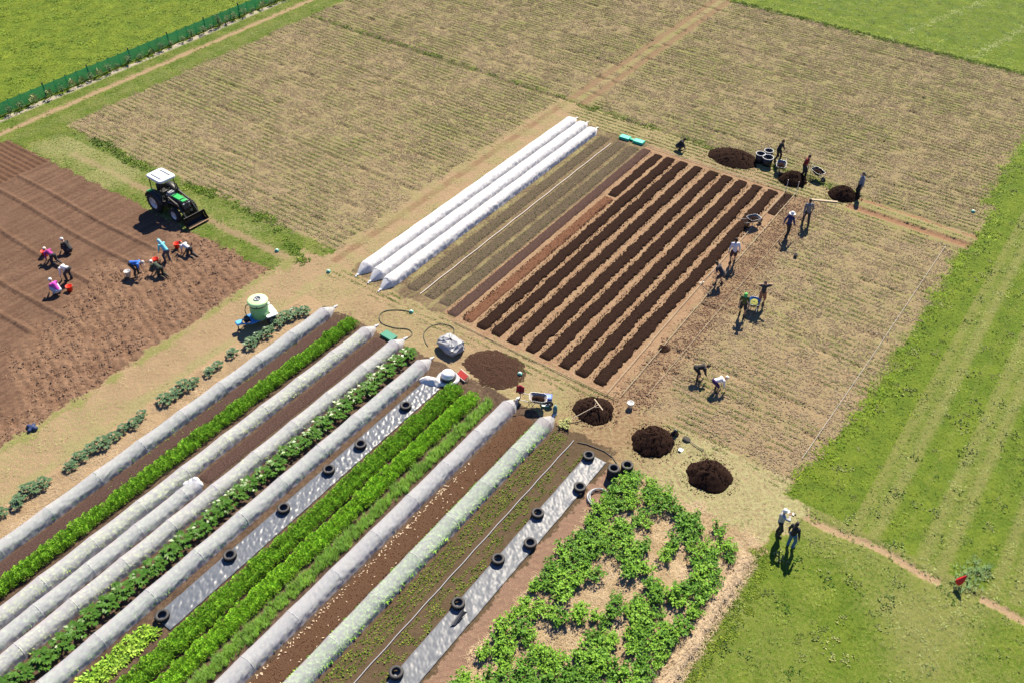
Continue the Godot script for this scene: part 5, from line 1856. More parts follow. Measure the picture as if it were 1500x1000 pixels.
	part("knot", done(kn), tq, tn)
	# crumpled silver bundle
	var cb := part("plastic_bundle", null, M.silver)
	cb.material_override = mat(0.30, 0.31, 0.33, 0.4)
	var f := FastNoiseLite.new()
	f.seed = 77
	f.frequency = 1.7
	f.fractal_type = FastNoiseLite.FRACTAL_RIDGED
	f.fractal_octaves = 3
	var st := st_new(false)
	var last := []
	for i in 13:
		var v := PI * i / 12
		var ring := []
		for k in 22:
			var t := -TAU * k / 22
			var n := 1.0 + 0.30 * f.get_noise_3d(cos(t) * 1.1, cos(v) * 1.1, sin(t) * 1.1)
			var y := -cos(v)
			ring.append(Vector3(signf(cos(t)) * pow(absf(cos(t)), 0.6) * 0.66 * pow(maxf(sin(v), 0.01), 0.5) * n, 0.30 + y * 0.32 * n, signf(sin(t)) * pow(absf(sin(t)), 0.6) * 0.50 * pow(maxf(sin(v), 0.01), 0.5) * n))
		if last: 
			st.set_smooth_group(-1)
			loft(st, last, ring)
		last = ring
	cb.mesh = done(st)
	cb.position = Vector3(-2.78, 0.0, 2.05)
	cb.rotation.y = deg_to_rad(-12)
	tag(cb, "crumpled bundle of silver and black plastic on the headland", "plastic bundle")
	# white fleece heap and hat-shaped cover
	var fl := thing("fleece_heap", "heap of crumpled white fleece at the far end of the crumpled silver sheet", "fleece", Vector3(-1.95, 0.0, 4.72), deg_to_rad(20))
	var hp2 := part("heap", heap_mesh(0.72, 0.36, 0.34, 131, 0.2), M.net_end, fl)
	var hat := thing("white_cover", "round white cover with a dark band, shaped like a hat, by the fleece heap", "cover", Vector3(-1.42, 0.0, 4.05), 0.4)
	var h1 := st_new()
	lathe(h1, [[0.56, 0.16], [0.60, 0.10], [0.62, 0.05], [0.58, 0.02], [0.40, 0.02], [0.38, 0.08], [0.54, 0.16]], 26)
	part("brim", done(h1), mat(0.76, 0.77, 0.78, 0.6), hat)
	var h2 := st_new()
	lathe(h2, [[0.40, 0.04], [0.40, 0.16], [0.37, 0.24], [0.33, 0.30]], 24)
	part("band", done(h2), mat(0.04, 0.045, 0.05, 0.7), hat)
	var h3 := st_new()
	lathe(h3, [[0.345, 0.28], [0.35, 0.34], [0.32, 0.46], [0.24, 0.54], [0.12, 0.57], [0.001, 0.575]], 24)
	part("crown", done(h3), mat(0.78, 0.78, 0.79, 0.8), hat)
	# red and white rack leaning by the cover
	var rr := thing("red_rack", "small red folding rack with white rails beside the hat-shaped cover", "rack", Vector3(-0.88, 0.0, 3.50), deg_to_rad(-14))
	var r1 := st_new()
	box(r1, Vector3(0, 0.20, 0), Vector3(0.62, 0.03, 0.30), Basis(Vector3.RIGHT, 0.5))
	part("panel", done(r1), mat(0.52, 0.045, 0.035, 0.6), rr)
	for s in [-1, 1]:
		var r2 := st_new()
		tube(r2, [Vector3(-0.36, 0.20 - 0.085 * s, 0.17 * s), Vector3(0.40, 0.20 - 0.085 * s, 0.17 * s)], 0.018, 6)
		part("rail", done(r2), mat(0.72, 0.62, 0.60, 0.6), rr)
		var r3 := st_new()
		tube(r3, [Vector3(0.33 * s, 0.19, 0.0), Vector3(0.33 * s, -0.02, 0.10)], 0.015, 5)
		tube(r3, [Vector3(0.33 * s, 0.27, -0.14), Vector3(0.33 * s, -0.02, -0.16)], 0.015, 5)
		part("leg", done(r3), mat(0.72, 0.62, 0.60, 0.6), rr)
	# red jacket on the tied tunnel end, blue crate, green pot
	var jk := thing("red_jacket", "dark red jacket draped on a post at the tied end of a white tunnel", "jacket", Vector3(2.42, 0.0, 2.98), 0.3)
	var j1 := st_new()
	surface_nets(j1, [[Vector3(0, 0.45, 0), Vector3(0, 0.82, 0), 0.12, 0.09], [Vector3(-0.14, 0.78, 0), Vector3(0.14, 0.78, 0), 0.06, 0.06], [Vector3(-0.15, 0.76, 0), Vector3(-0.18, 0.42, 0.05), 0.055, 0.045], [Vector3(0.15, 0.76, 0), Vector3(0.17, 0.40, 0.02), 0.055, 0.045]], 0.03, 0.04)
	part("cloth", done(j1), mat(0.24, 0.012, 0.020, 0.9), jk)
	var j2 := st_new()
	tube(j2, [Vector3(0, -0.05, 0), Vector3(0, 0.9, 0)], 0.025, 6)
	part("post", done(j2), wood, jk)
	var cr := thing("blue_crate", "bright blue plastic crate with a green tray beside the soil wheelbarrow", "crate", Vector3(3.62, 0.36, 2.32), 0.5)
	cr.position.y = gy(3.62, 2.32)
	var c1 := st_new()
	for q in [[0.0, 0.02, 0.0, 0.5, 0.03, 0.36], [0.24, 0.17, 0.0, 0.025, 0.30, 0.36], [-0.24, 0.17, 0.0, 0.025, 0.30, 0.36], [0.0, 0.17, 0.17, 0.5, 0.30, 0.025], [0.0, 0.17, -0.17, 0.5, 0.30, 0.025]]:
		box(c1, Vector3(q[0], q[1], q[2]), Vector3(q[3], q[4], q[5]))
	part("sides", done(c1), mat(0.012, 0.07, 0.50, 0.45), cr)
	var c2 := st_new()
	rbox(c2, Vector3(0.0, 0.30, 0.0), Vector3(0.44, 0.05, 0.30), 0.03)
	part("lid", done(c2), mat(0.02, 0.14, 0.62, 0.45), cr)
	var tr := thing("green_tray", "green and white seed tray leaning below the blue crate", "tray", Vector3(3.78, gy(3.8, 2.75), 2.72), 0.6)
	var t1 := st_new()
	rbox(t1, Vector3(0, 0.05, 0), Vector3(0.42, 0.09, 0.28), 0.03)
	part("tray", done(t1), mat(0.03, 0.16, 0.10, 0.5), tr)
	var t2 := st_new()
	rbox(t2, Vector3(0, 0.105, 0.06), Vector3(0.36, 0.02, 0.12), 0.02)
	part("label_card", done(t2), mat(0.70, 0.76, 0.68, 0.6), tr)
	var pt := thing("teal_bottle", "teal plastic bottle standing at the tied end of the greenish tunnel", "bottle", Vector3(4.45, gy(4.45, 2.85), 2.85))
	var p1 := st_new()
	lathe(p1, [[0.001, 0.0], [0.10, 0.0], [0.115, 0.03], [0.115, 0.36], [0.07, 0.46], [0.05, 0.48]], 16)
	part("bottle_body", done(p1), mat(0.03, 0.14, 0.18, 0.35), pt)
	var p2 := st_new()
	lathe(p2, [[0.055, 0.47], [0.055, 0.55], [0.001, 0.555]], 12)
	part("cap", done(p2), mat(0.10, 0.28, 0.32, 0.4), pt)
	# pulled weeds beside the greenish tunnel
	var pw := part("weed_heap", bush(0.42, 0.26, 260, 0.11), leaf_mat(0.34, 0.36, 0.14, 0.3, 0.8))
	pw.position = Vector3(5.32, 0.0, 3.30)
	tag(pw, "heap of pulled pale weeds at the end of the greenish tunnel", "weed heap")
	# black bag by the middle heap, blue sack by the track, red marker, black can
	var bag := thing("black_bag", "black bag standing at the edge of the middle compost heap", "bag", Vector3(10.02, gy(10.0, 0.6), 0.62))
	var b1 := st_new()
	surface_nets(b1, [[Vector3(0, 0.10, 0), Vector3(0.04, 0.26, 0), 0.15, 0.10], [Vector3(-0.08, 0.08, 0.05), Vector3(0.1, 0.08, -0.04), 0.10, 0.10]], 0.03, 0.05)
	part("sack", done(b1), mat(0.018, 0.018, 0.020, 0.4), bag)
	var b2 := st_new()
	tube(b2, [Vector3(-0.05, 0.32, 0), Vector3(0.0, 0.42, 0.03), Vector3(0.08, 0.33, 0)], 0.014, 5)
	part("strap", done(b2), mat(0.5, 0.5, 0.48, 0.7), bag)
	var sk := thing("blue_sack", "crumpled navy blue sack lying between the brown field and the track", "sack", Vector3(-15.68, gy(-15.7, 18.8), 18.75))
	var s1 := st_new()
	surface_nets(s1, [[Vector3(-0.22, 0.06, 0.05), Vector3(0.20, 0.08, -0.05), 0.11, 0.12], [Vector3(-0.05, 0.12, -0.16), Vector3(0.08, 0.06, 0.20), 0.08, 0.10]], 0.035, 0.05)
	part("cloth", done(s1), mat(0.015, 0.035, 0.11, 0.7), sk)
	var mk := thing("red_marker", "red pointed marker bag on a short stake in weeds beside the lawn path", "marker", Vector3(23.85, gy(23.85, 1.5), 1.48), 0.4)
	var m1 := st_new()
	lathe(m1, [[0.02, 0.30], [0.13, 0.32], [0.15, 0.42], [0.11, 0.62], [0.045, 0.86], [0.012, 0.92]], 10, Transform3D(Basis(Vector3.BACK, -0.35), Vector3(-0.1, 0, 0)))
	part("bag", done(m1), mat(0.62, 0.012, 0.020, 0.6), mk)
	var m2 := st_new()
	tube(m2, [Vector3(0, -0.1, 0), Vector3(0.22, 0.98, 0)], 0.016, 6)
	part("stake", done(m2), wood, mk)
	var cn := thing("grey_can", "small dark can standing on the undug block by itself", "can", Vector3(8.95, gy(8.95, -17.0), -17.0))
	var n1 := st_new()
	lathe(n1, [[0.001, 0], [0.10, 0.0], [0.11, 0.24], [0.10, 0.25], [0.09, 0.03], [0.001, 0.03]], 14)
	part("can_body", done(n1), mat(0.10, 0.09, 0.10, 0.4, 0.4), cn)
	var n2 := st_new()
	tube(n2, [Vector3(0.11, 0.2, 0), Vector3(0.18, 0.14, 0), Vector3(0.11, 0.06, 0)], 0.01, 5)
	part("handle", done(n2), mat(0.10, 0.09, 0.10, 0.4, 0.4), cn)
	var pb := part("paper_scrap", null, mat(0.74, 0.76, 0.80, 0.8))
	var ps := st_new(false)
	quad(ps, Vector3(-0.12, 0.03, -0.10), Vector3(0.13, 0.05, -0.08), Vector3(0.10, 0.025, 0.12), Vector3(-0.10, 0.06, 0.10))
	quad(ps, Vector3(-0.10, 0.06, 0.10), Vector3(0.10, 0.025, 0.12), Vector3(0.04, 0.10, 0.17), Vector3(-0.07, 0.09, 0.16))
	pb.mesh = done(ps)
	pb.position = Vector3(10.75, gy(10.75, 1.35), 1.35)
	tag(pb, "small white scrap of paper on the dry grass between two heaps", "paper")

# ---------------------------------------------------------------- people
var nets_cache := {}

func surface_nets(st: SurfaceTool, bones: Array, cell: float, k: float, xf := Transform3D()) -> void:
	# bones: [a, b, radius at a, radius at b]; one smooth skin over all of them
	var lo := Vector3.ONE * 1e6
	var hi := -lo
	for b in bones:
		var r := Vector3.ONE * (maxf(b[2], b[3]) + cell * 2.5)
		lo = lo.min(b[0] - r).min(b[1] - r)
		hi = hi.max(b[0] + r).max(b[1] + r)
	var n := Vector3i(((hi - lo) / cell).ceil()) + Vector3i.ONE
	var sy := n.x
	var sz := n.x * n.y
	var field := PackedFloat32Array()
	field.resize(sz * n.z)
	field.fill(1.0)
	for b in bones:
		var a: Vector3 = b[0]
		var ab: Vector3 = b[1] - a
		var len2 := maxf(ab.length_squared(), 1e-9)
		var ra: float = b[2]
		var rb: float = b[3]
		var pad := Vector3.ONE * (maxf(ra, rb) + k + cell * 2.0)
		var p0 := Vector3i(((a.min(b[1]) - pad - lo) / cell).max(Vector3.ZERO))
		var p1 := Vector3i(((a.max(b[1]) + pad - lo) / cell).ceil()).min(n - Vector3i.ONE)
		for z in range(p0.z, p1.z + 1):
			for y in range(p0.y, p1.y + 1):
				var at := z * sz + y * sy + p0.x
				for x in range(p0.x, p1.x + 1):
					var p := lo + Vector3(x, y, z) * cell - a
					var t := clampf(p.dot(ab) / len2, 0.0, 1.0)
					var d := (p - ab * t).length() - lerpf(ra, rb, t)
					var e := field[at]
					var h := maxf(k - absf(d - e), 0.0) / k
					field[at] = minf(d, e) - h * h * k * 0.25
					at += 1
	var verts := {}
	var where := {}
	var corner := [0, 1, sy, sy + 1, sz, sz + 1, sz + sy, sz + sy + 1]
	var spot := [Vector3(0, 0, 0), Vector3(1, 0, 0), Vector3(0, 1, 0), Vector3(1, 1, 0), Vector3(0, 0, 1), Vector3(1, 0, 1), Vector3(0, 1, 1), Vector3(1, 1, 1)]
	var edges := [[0, 1], [2, 3], [4, 5], [6, 7], [0, 2], [1, 3], [4, 6], [5, 7], [0, 4], [1, 5], [2, 6], [3, 7]]
	for z in n.z - 1:
		for y in n.y - 1:
			for x in n.x - 1:
				var i := z * sz + y * sy + x
				if absf(field[i]) > cell * 2.0: continue
				var inside := 0
				for c in 8:
					if field[i + corner[c]] < 0.0: inside += 1
				if inside == 0 or inside == 8: continue
				var sum := Vector3.ZERO
				var m := 0
				for e in edges:
					var f0 := field[i + corner[e[0]]]
					var f1 := field[i + corner[e[1]]]
					if (f0 < 0.0) != (f1 < 0.0):
						sum += (spot[e[0]] as Vector3).lerp(spot[e[1]], f0 / (f0 - f1))
						m += 1
				verts[i] = xf * (lo + (Vector3(x, y, z) + sum / m) * cell)
				where[i] = true
	for i in verts:
		for ax in [[1, sy, sz], [sy, sz, 1], [sz, 1, sy]]:
			if (field[i] < 0.0) != (field[i + ax[0]] < 0.0):
				var a = verts.get(i)
				var b = verts.get(i - ax[1])
				var c = verts.get(i - ax[1] - ax[2])
				var d = verts.get(i - ax[2])
				if b == null or c == null or d == null: continue
				if field[i] < 0.0: quad(st, a, d, c, b)
				else: quad(st, a, b, c, d)

func joint(a: Vector3, c: Vector3, l1: float, l2: float, towards: Vector3) -> Vector3:
	# elbow or knee between a and c, bent towards a direction
	var d := c - a
	var dist := clampf(d.length(), 0.05, l1 + l2 - 0.005)
	var dir := d.normalized()
	var x := (l1 * l1 - l2 * l2 + dist * dist) / (2.0 * dist)
	var h := sqrt(maxf(l1 * l1 - x * x, 0.0))
	var side := (towards - dir * towards.dot(dir)).normalized()
	return a + dir * x + side * h

func reach(a: Vector3, c: Vector3, most: float) -> Vector3:
	var d := c - a
	return c if d.length() <= most else a + d.normalized() * most

const POSES := {
	# hip (y, z), lean in degrees, hands [x, y, z] each side, ankles [x, y, z] each side, knee direction
	"stand": {"hip": [0.93, 0.0], "lean": 3.0, "hands": [[0.29, 0.84, 0.06], [0.29, 0.84, 0.06]], "feet": [[0.11, 0.08, 0.03], [0.11, 0.08, -0.03]]},
	"walk": {"hip": [0.91, 0.0], "lean": 7.0, "hands": [[0.29, 0.88, 0.20], [0.29, 0.86, -0.14]], "feet": [[0.10, 0.09, -0.24], [0.10, 0.08, 0.24]]},
	"push": {"hip": [0.91, -0.02], "lean": 16.0, "hands": [[0.27, 0.74, 0.34], [0.27, 0.74, 0.34]], "feet": [[0.12, 0.08, -0.14], [0.12, 0.08, 0.16]]},
	"dig": {"hip": [0.88, -0.08], "lean": 42.0, "hands": [[0.16, 0.62, 0.52], [0.05, 0.86, 0.40]], "feet": [[0.14, 0.08, -0.12], [0.14, 0.08, 0.18]]},
	"stoop": {"hip": [0.86, -0.20], "lean": 88.0, "hands": [[0.16, 0.24, 0.44], [0.18, 0.28, 0.40]], "feet": [[0.15, 0.08, -0.08], [0.15, 0.08, 0.04]]},
	"half_stoop": {"hip": [0.88, -0.14], "lean": 50.0, "hands": [[0.18, 0.52, 0.48], [0.18, 0.50, 0.46]], "feet": [[0.13, 0.08, -0.06], [0.13, 0.08, 0.06]]},
	"crawl": {"hip": [0.50, -0.22], "lean": 80.0, "hands": [[0.20, 0.04, 0.42], [0.18, 0.06, 0.34]], "feet": [[0.13, 0.06, -0.58], [0.13, 0.06, -0.58]], "knees": Vector3(0, -1, 1)},
	"squat": {"hip": [0.32, -0.20], "lean": 46.0, "hands": [[0.18, 0.10, 0.40], [0.16, 0.14, 0.42]], "feet": [[0.16, 0.08, -0.06], [0.16, 0.08, -0.02]], "knees": Vector3(0, 1, 1)},
	"film": {"hip": [0.93, 0.0], "lean": 2.0, "hands": [[0.07, 1.46, 0.28], [0.07, 1.42, 0.28]], "feet": [[0.12, 0.08, 0.02], [0.12, 0.08, -0.02]]},
	"arms_up": {"hip": [0.93, 0.0], "lean": 2.0, "hands": [[0.13, 1.60, 0.10], [0.13, 1.60, 0.10]], "feet": [[0.13, 0.08, 0.04], [0.13, 0.08, -0.04]]}}

func skeleton(pose: String) -> Dictionary:
	var p: Dictionary = POSES[pose]
	var j := {}
	j.hip = Vector3(0, p.hip[0], p.hip[1])
	var lean := deg_to_rad(p.lean)
	var up := Vector3(0, cos(lean), sin(lean))
	var ahead := Vector3(0, -sin(lean), cos(lean))
	j.waist = j.hip + up * 0.16
	j.chest = j.hip + up * 0.40 + ahead * -0.01
	j.neck = j.hip + up * 0.52
	# the head looks where the hands work when the body bends
	var nod := deg_to_rad(p.lean * 0.72)
	j.head_up = Vector3(0, cos(nod), sin(nod))
	j.head_ahead = Vector3(0, -sin(nod), cos(nod))
	j.head = j.neck + (up * 0.5 + j.head_up * 0.5).normalized() * 0.16 + j.head_ahead * 0.02
	j.up = up
	for s in 2:
		var sx := -1.0 if s == 0 else 1.0
		var sh: Vector3 = j.hip + up * 0.475 + Vector3(sx * 0.175, 0, 0)
		var h: Array = p.hands[s]
		var hand := reach(sh, Vector3(sx * h[0], h[1], h[2]), 0.54)
		j["shoulder%d" % s] = sh
		j["hand%d" % s] = hand
		j["elbow%d" % s] = joint(sh, hand, 0.29, 0.26, Vector3(sx * 0.7, -0.2, -0.8) if pose != "arms_up" else Vector3(sx, 0.1, 0.2))
		var hp: Vector3 = j.hip + Vector3(sx * 0.09, -0.02, 0)
		var f: Array = p.feet[s]
		var an := reach(hp, Vector3(sx * f[0], f[1], f[2]), 0.85)
		j["thigh%d" % s] = hp
		j["ankle%d" % s] = an
		var knees: Vector3 = p.get("knees", Vector3(0, 0, 1))
		j["knee%d" % s] = joint(hp, an, 0.43, 0.43, knees + Vector3(sx * 0.25, 0, 0))
		j["toe%d" % s] = an + (Vector3(sx * 0.03, -0.045, 0.15) if pose != "crawl" else Vector3(0, -0.02, -0.14))
	return j

func hand_mesh_into(st: SurfaceTool, at: Vector3, along: Vector3, side: float) -> void:
	# palm, four unequal bent fingers and a thumb
	var x := along.cross(Vector3.UP)
	x = x.normalized() if x.length() > 0.1 else Vector3.RIGHT
	var b := Basis(x, along.normalized(), x.cross(along.normalized()))
	var bones := [[Vector3(-0.018, 0.01, 0), Vector3(-0.020, 0.075, 0), 0.017, 0.016], [Vector3(0.016, 0.01, 0), Vector3(0.022, 0.075, 0), 0.017, 0.015]]
	for k in 4:
		var fx := -0.030 + k * 0.020
		var l: float = [0.072, 0.082, 0.076, 0.058][k]
		var p := Vector3(fx, 0.078, 0)
		var q := p + Vector3(fx * 0.12, l * 0.52, 0.014)
		bones.append([p, q, 0.010, 0.009])
		bones.append([q, q + Vector3(0, l * 0.40, 0.030), 0.009, 0.0075])
	bones.append([Vector3(-0.03 * side, 0.02, 0.004), Vector3(-0.062 * side, 0.055, 0.018), 0.013, 0.011])
	bones.append([Vector3(-0.062 * side, 0.055, 0.018), Vector3(-0.070 * side, 0.088, 0.030), 0.011, 0.008])
	surface_nets(st, bones, 0.008, 0.008, Transform3D(b, at))

func head_into(st: SurfaceTool, xf: Transform3D) -> void:
	var bones := [
		[Vector3(0, -0.01, -0.012), Vector3(0, 0.055, -0.015), 0.078, 0.080], [Vector3(0, -0.045, 0.022), Vector3(0, -0.085, 0.042), 0.056, 0.032],
		[Vector3(0, 0.012, 0.082), Vector3(0, -0.022, 0.104), 0.009, 0.014], [Vector3(-0.034, 0.030, 0.066), Vector3(0.034, 0.030, 0.066), 0.016, 0.016],
		[Vector3(-0.02, -0.052, 0.078), Vector3(0.02, -0.052, 0.078), 0.010, 0.010],
		[Vector3(-0.080, 0.012, -0.012), Vector3(-0.082, -0.022, -0.006), 0.014, 0.010], [Vector3(0.080, 0.012, -0.012), Vector3(0.082, -0.022, -0.006), 0.014, 0.010]]
	surface_nets(st, bones, 0.012, 0.016, xf)

func body_meshes(pose: String, sleeve: bool, long: bool) -> Dictionary:
	var key := "%s%s%s" % [pose, sleeve, long]
	if nets_cache.has(key): return nets_cache[key]
	var j := skeleton(pose)
	var out := {}
	out.skeleton = j
	var head_xf := Transform3D(Basis(Vector3.RIGHT, j.head_up, j.head_ahead), j.head)
	out.head = head_xf
	if nets_cache.has(pose): out.body = nets_cache[pose]
	else:
		var st := st_new()
		var bones := [[j.neck - j.up * 0.04, j.head - j.head_up * 0.05, 0.055, 0.048], [j.hip, j.waist, 0.118, 0.112], [j.waist, j.chest, 0.112, 0.125], [j.shoulder0, j.shoulder1, 0.062, 0.062], [j.thigh0, j.thigh1, 0.095, 0.095]]
		for s in 2:
			bones.append([j["shoulder%d" % s], j["elbow%d" % s], 0.052, 0.040])
			bones.append([j["elbow%d" % s], j["hand%d" % s], 0.040, 0.027])
			bones.append([j["thigh%d" % s], j["knee%d" % s], 0.085, 0.056])
			bones.append([j["knee%d" % s], j["ankle%d" % s], 0.056, 0.036])
			bones.append([j["ankle%d" % s], j["toe%d" % s], 0.040, 0.032])
		surface_nets(st, bones, 0.024, 0.04)
		head_into(st, head_xf)
		for s in 2: hand_mesh_into(st, j["hand%d" % s], j["hand%d" % s] - j["elbow%d" % s], -1.0 if s == 0 else 1.0)
		out.body = done(st)
		nets_cache[pose] = out.body
	var shirt := [[j.hip + j.up * 0.03, j.waist, 0.142, 0.132], [j.waist, j.chest, 0.132, 0.143], [j.shoulder0, j.shoulder1, 0.078, 0.078]]
	var legs := [[j.hip, j.hip + j.up * 0.08, 0.136, 0.128], [j.thigh0, j.thigh1, 0.112, 0.112]]
	var boots := []
	for s in 2:
		var sh: Vector3 = j["shoulder%d" % s]
		var el: Vector3 = j["elbow%d" % s]
		var th: Vector3 = j["thigh%d" % s]
		var kn: Vector3 = j["knee%d" % s]
		var an: Vector3 = j["ankle%d" % s]
		if sleeve:
			shirt.append([sh, el, 0.070, 0.058])
			shirt.append([el, el.lerp(j["hand%d" % s], 0.92), 0.056, 0.042])
		else: shirt.append([sh, sh.lerp(el, 0.65), 0.072, 0.068])
		if long:
			legs.append([th, kn, 0.104, 0.078])
			legs.append([kn, kn.lerp(an, 0.92), 0.078, 0.066])
		else: legs.append([th, th.lerp(kn, 0.78), 0.106, 0.096])
		boots.append([an.lerp(kn, 0.30), an, 0.060, 0.052])
		boots.append([an, j["toe%d" % s], 0.054, 0.046])
	for q in [["shirt", shirt], ["trousers", legs], ["boots", boots]]:
		var st := st_new()
		surface_nets(st, q[1], 0.024, 0.03)
		out[q[0]] = done(st)
	nets_cache[key] = out
	return out

func hat_mesh(kind: String) -> ArrayMesh:
	if nets_cache.has("hat_" + kind): return nets_cache["hat_" + kind]
	var st := st_new()
	match kind:
		"sunhat":
			lathe(st, [[0.215, 0.025], [0.19, 0.03], [0.112, 0.055], [0.108, 0.09], [0.098, 0.145], [0.06, 0.168], [0.002, 0.172]], 18)
			lathe(st, [[0.105, 0.04], [0.19, 0.015], [0.215, 0.025]], 18)
		"cap":
			lathe(st, [[0.107, 0.03], [0.108, 0.07], [0.094, 0.125], [0.05, 0.158], [0.002, 0.163]], 14)
			for k in 6:
				var a := -0.9 + 1.8 * k / 6.0
				var b := -0.9 + 1.8 * (k + 1) / 6.0
				quad(st, Vector3(sin(a) * 0.10, 0.045, cos(a) * 0.10), Vector3(sin(b) * 0.10, 0.045, cos(b) * 0.10), Vector3(sin(b) * 0.12, 0.03, cos(b) * 0.20), Vector3(sin(a) * 0.12, 0.03, cos(a) * 0.20))
		_:
			# hair, short or long at the back
			var bones := [[Vector3(0, 0.03, -0.025), Vector3(0, 0.066, -0.012), 0.090, 0.086], [Vector3(0, 0.02, -0.04), Vector3(0, -0.05, -0.05), 0.078, 0.060]]
			if kind == "long_hair": bones.append([Vector3(0, -0.04, -0.06), Vector3(0, -0.20, -0.09), 0.062, 0.045])
			if kind == "hood":
				bones = [[Vector3(0, 0.02, -0.03), Vector3(0, 0.06, -0.02), 0.108, 0.104], [Vector3(0, -0.02, -0.05), Vector3(0, -0.12, -0.07), 0.10, 0.10]]
			surface_nets(st, bones, 0.018, 0.03)
	var m := done(st)
	nets_cache["hat_" + kind] = m
	return m

func person(label: String, x: float, z: float, facing: Vector2, pose: String, top: Color, bottom: Color, head: String, head_col: Color, sleeve := true, long := true, size := 1.0, skin := Color(0.42, 0.25, 0.17), boots := Color(0.03, 0.025, 0.02), lift := 0.0) -> Node3D:
	var t := thing("person", label, "person", Vector3(x, gy(x, z) + lift, z), atan2(facing.x, facing.y), "people working the garden")
	t.scale = Vector3.ONE * size
	var g := body_meshes(pose, sleeve, long)
	var cloth := func(c: Color) -> StandardMaterial3D:
		var m := mat(c.r, c.g, c.b, 0.9)
		m.rim_enabled = true
		m.rim = 0.2
		return m
	var b := part("body", g.body, mat(skin.r, skin.g, skin.b, 0.55), t)
	part("shirt", g.shirt, cloth.call(top), t)
	part("trousers" if long else "shorts", g.trousers, cloth.call(bottom), t)
	part("boots", g.boots, mat(boots.r, boots.g, boots.b, 0.7), t)
	var h := part({"sunhat": "hat", "cap": "cap", "hood": "hood"}.get(head, "hair"), hat_mesh(head), cloth.call(head_col), t)
	h.transform = g.head
	var eyes := st_new()
	for s in [-1, 1]: blob(eyes, Vector3(0.031 * s, 0.008, 0.080), Vector3(0.012, 0.008, 0.008), 5, 6)
	var e := part("eyes", done(eyes), M.dark_eye, t)
	e.transform = g.head
	return t

const LEFT_UP := Vector2(-1, 0)
const RIGHT_DOWN := Vector2(1, 0)
const AWAY := Vector2(-0.57, -0.82)
const NEAR := Vector2(0.57, 0.82)
const RIGHT := Vector2(0.816, -0.578)
const LEFT := Vector2(-0.816, 0.578)

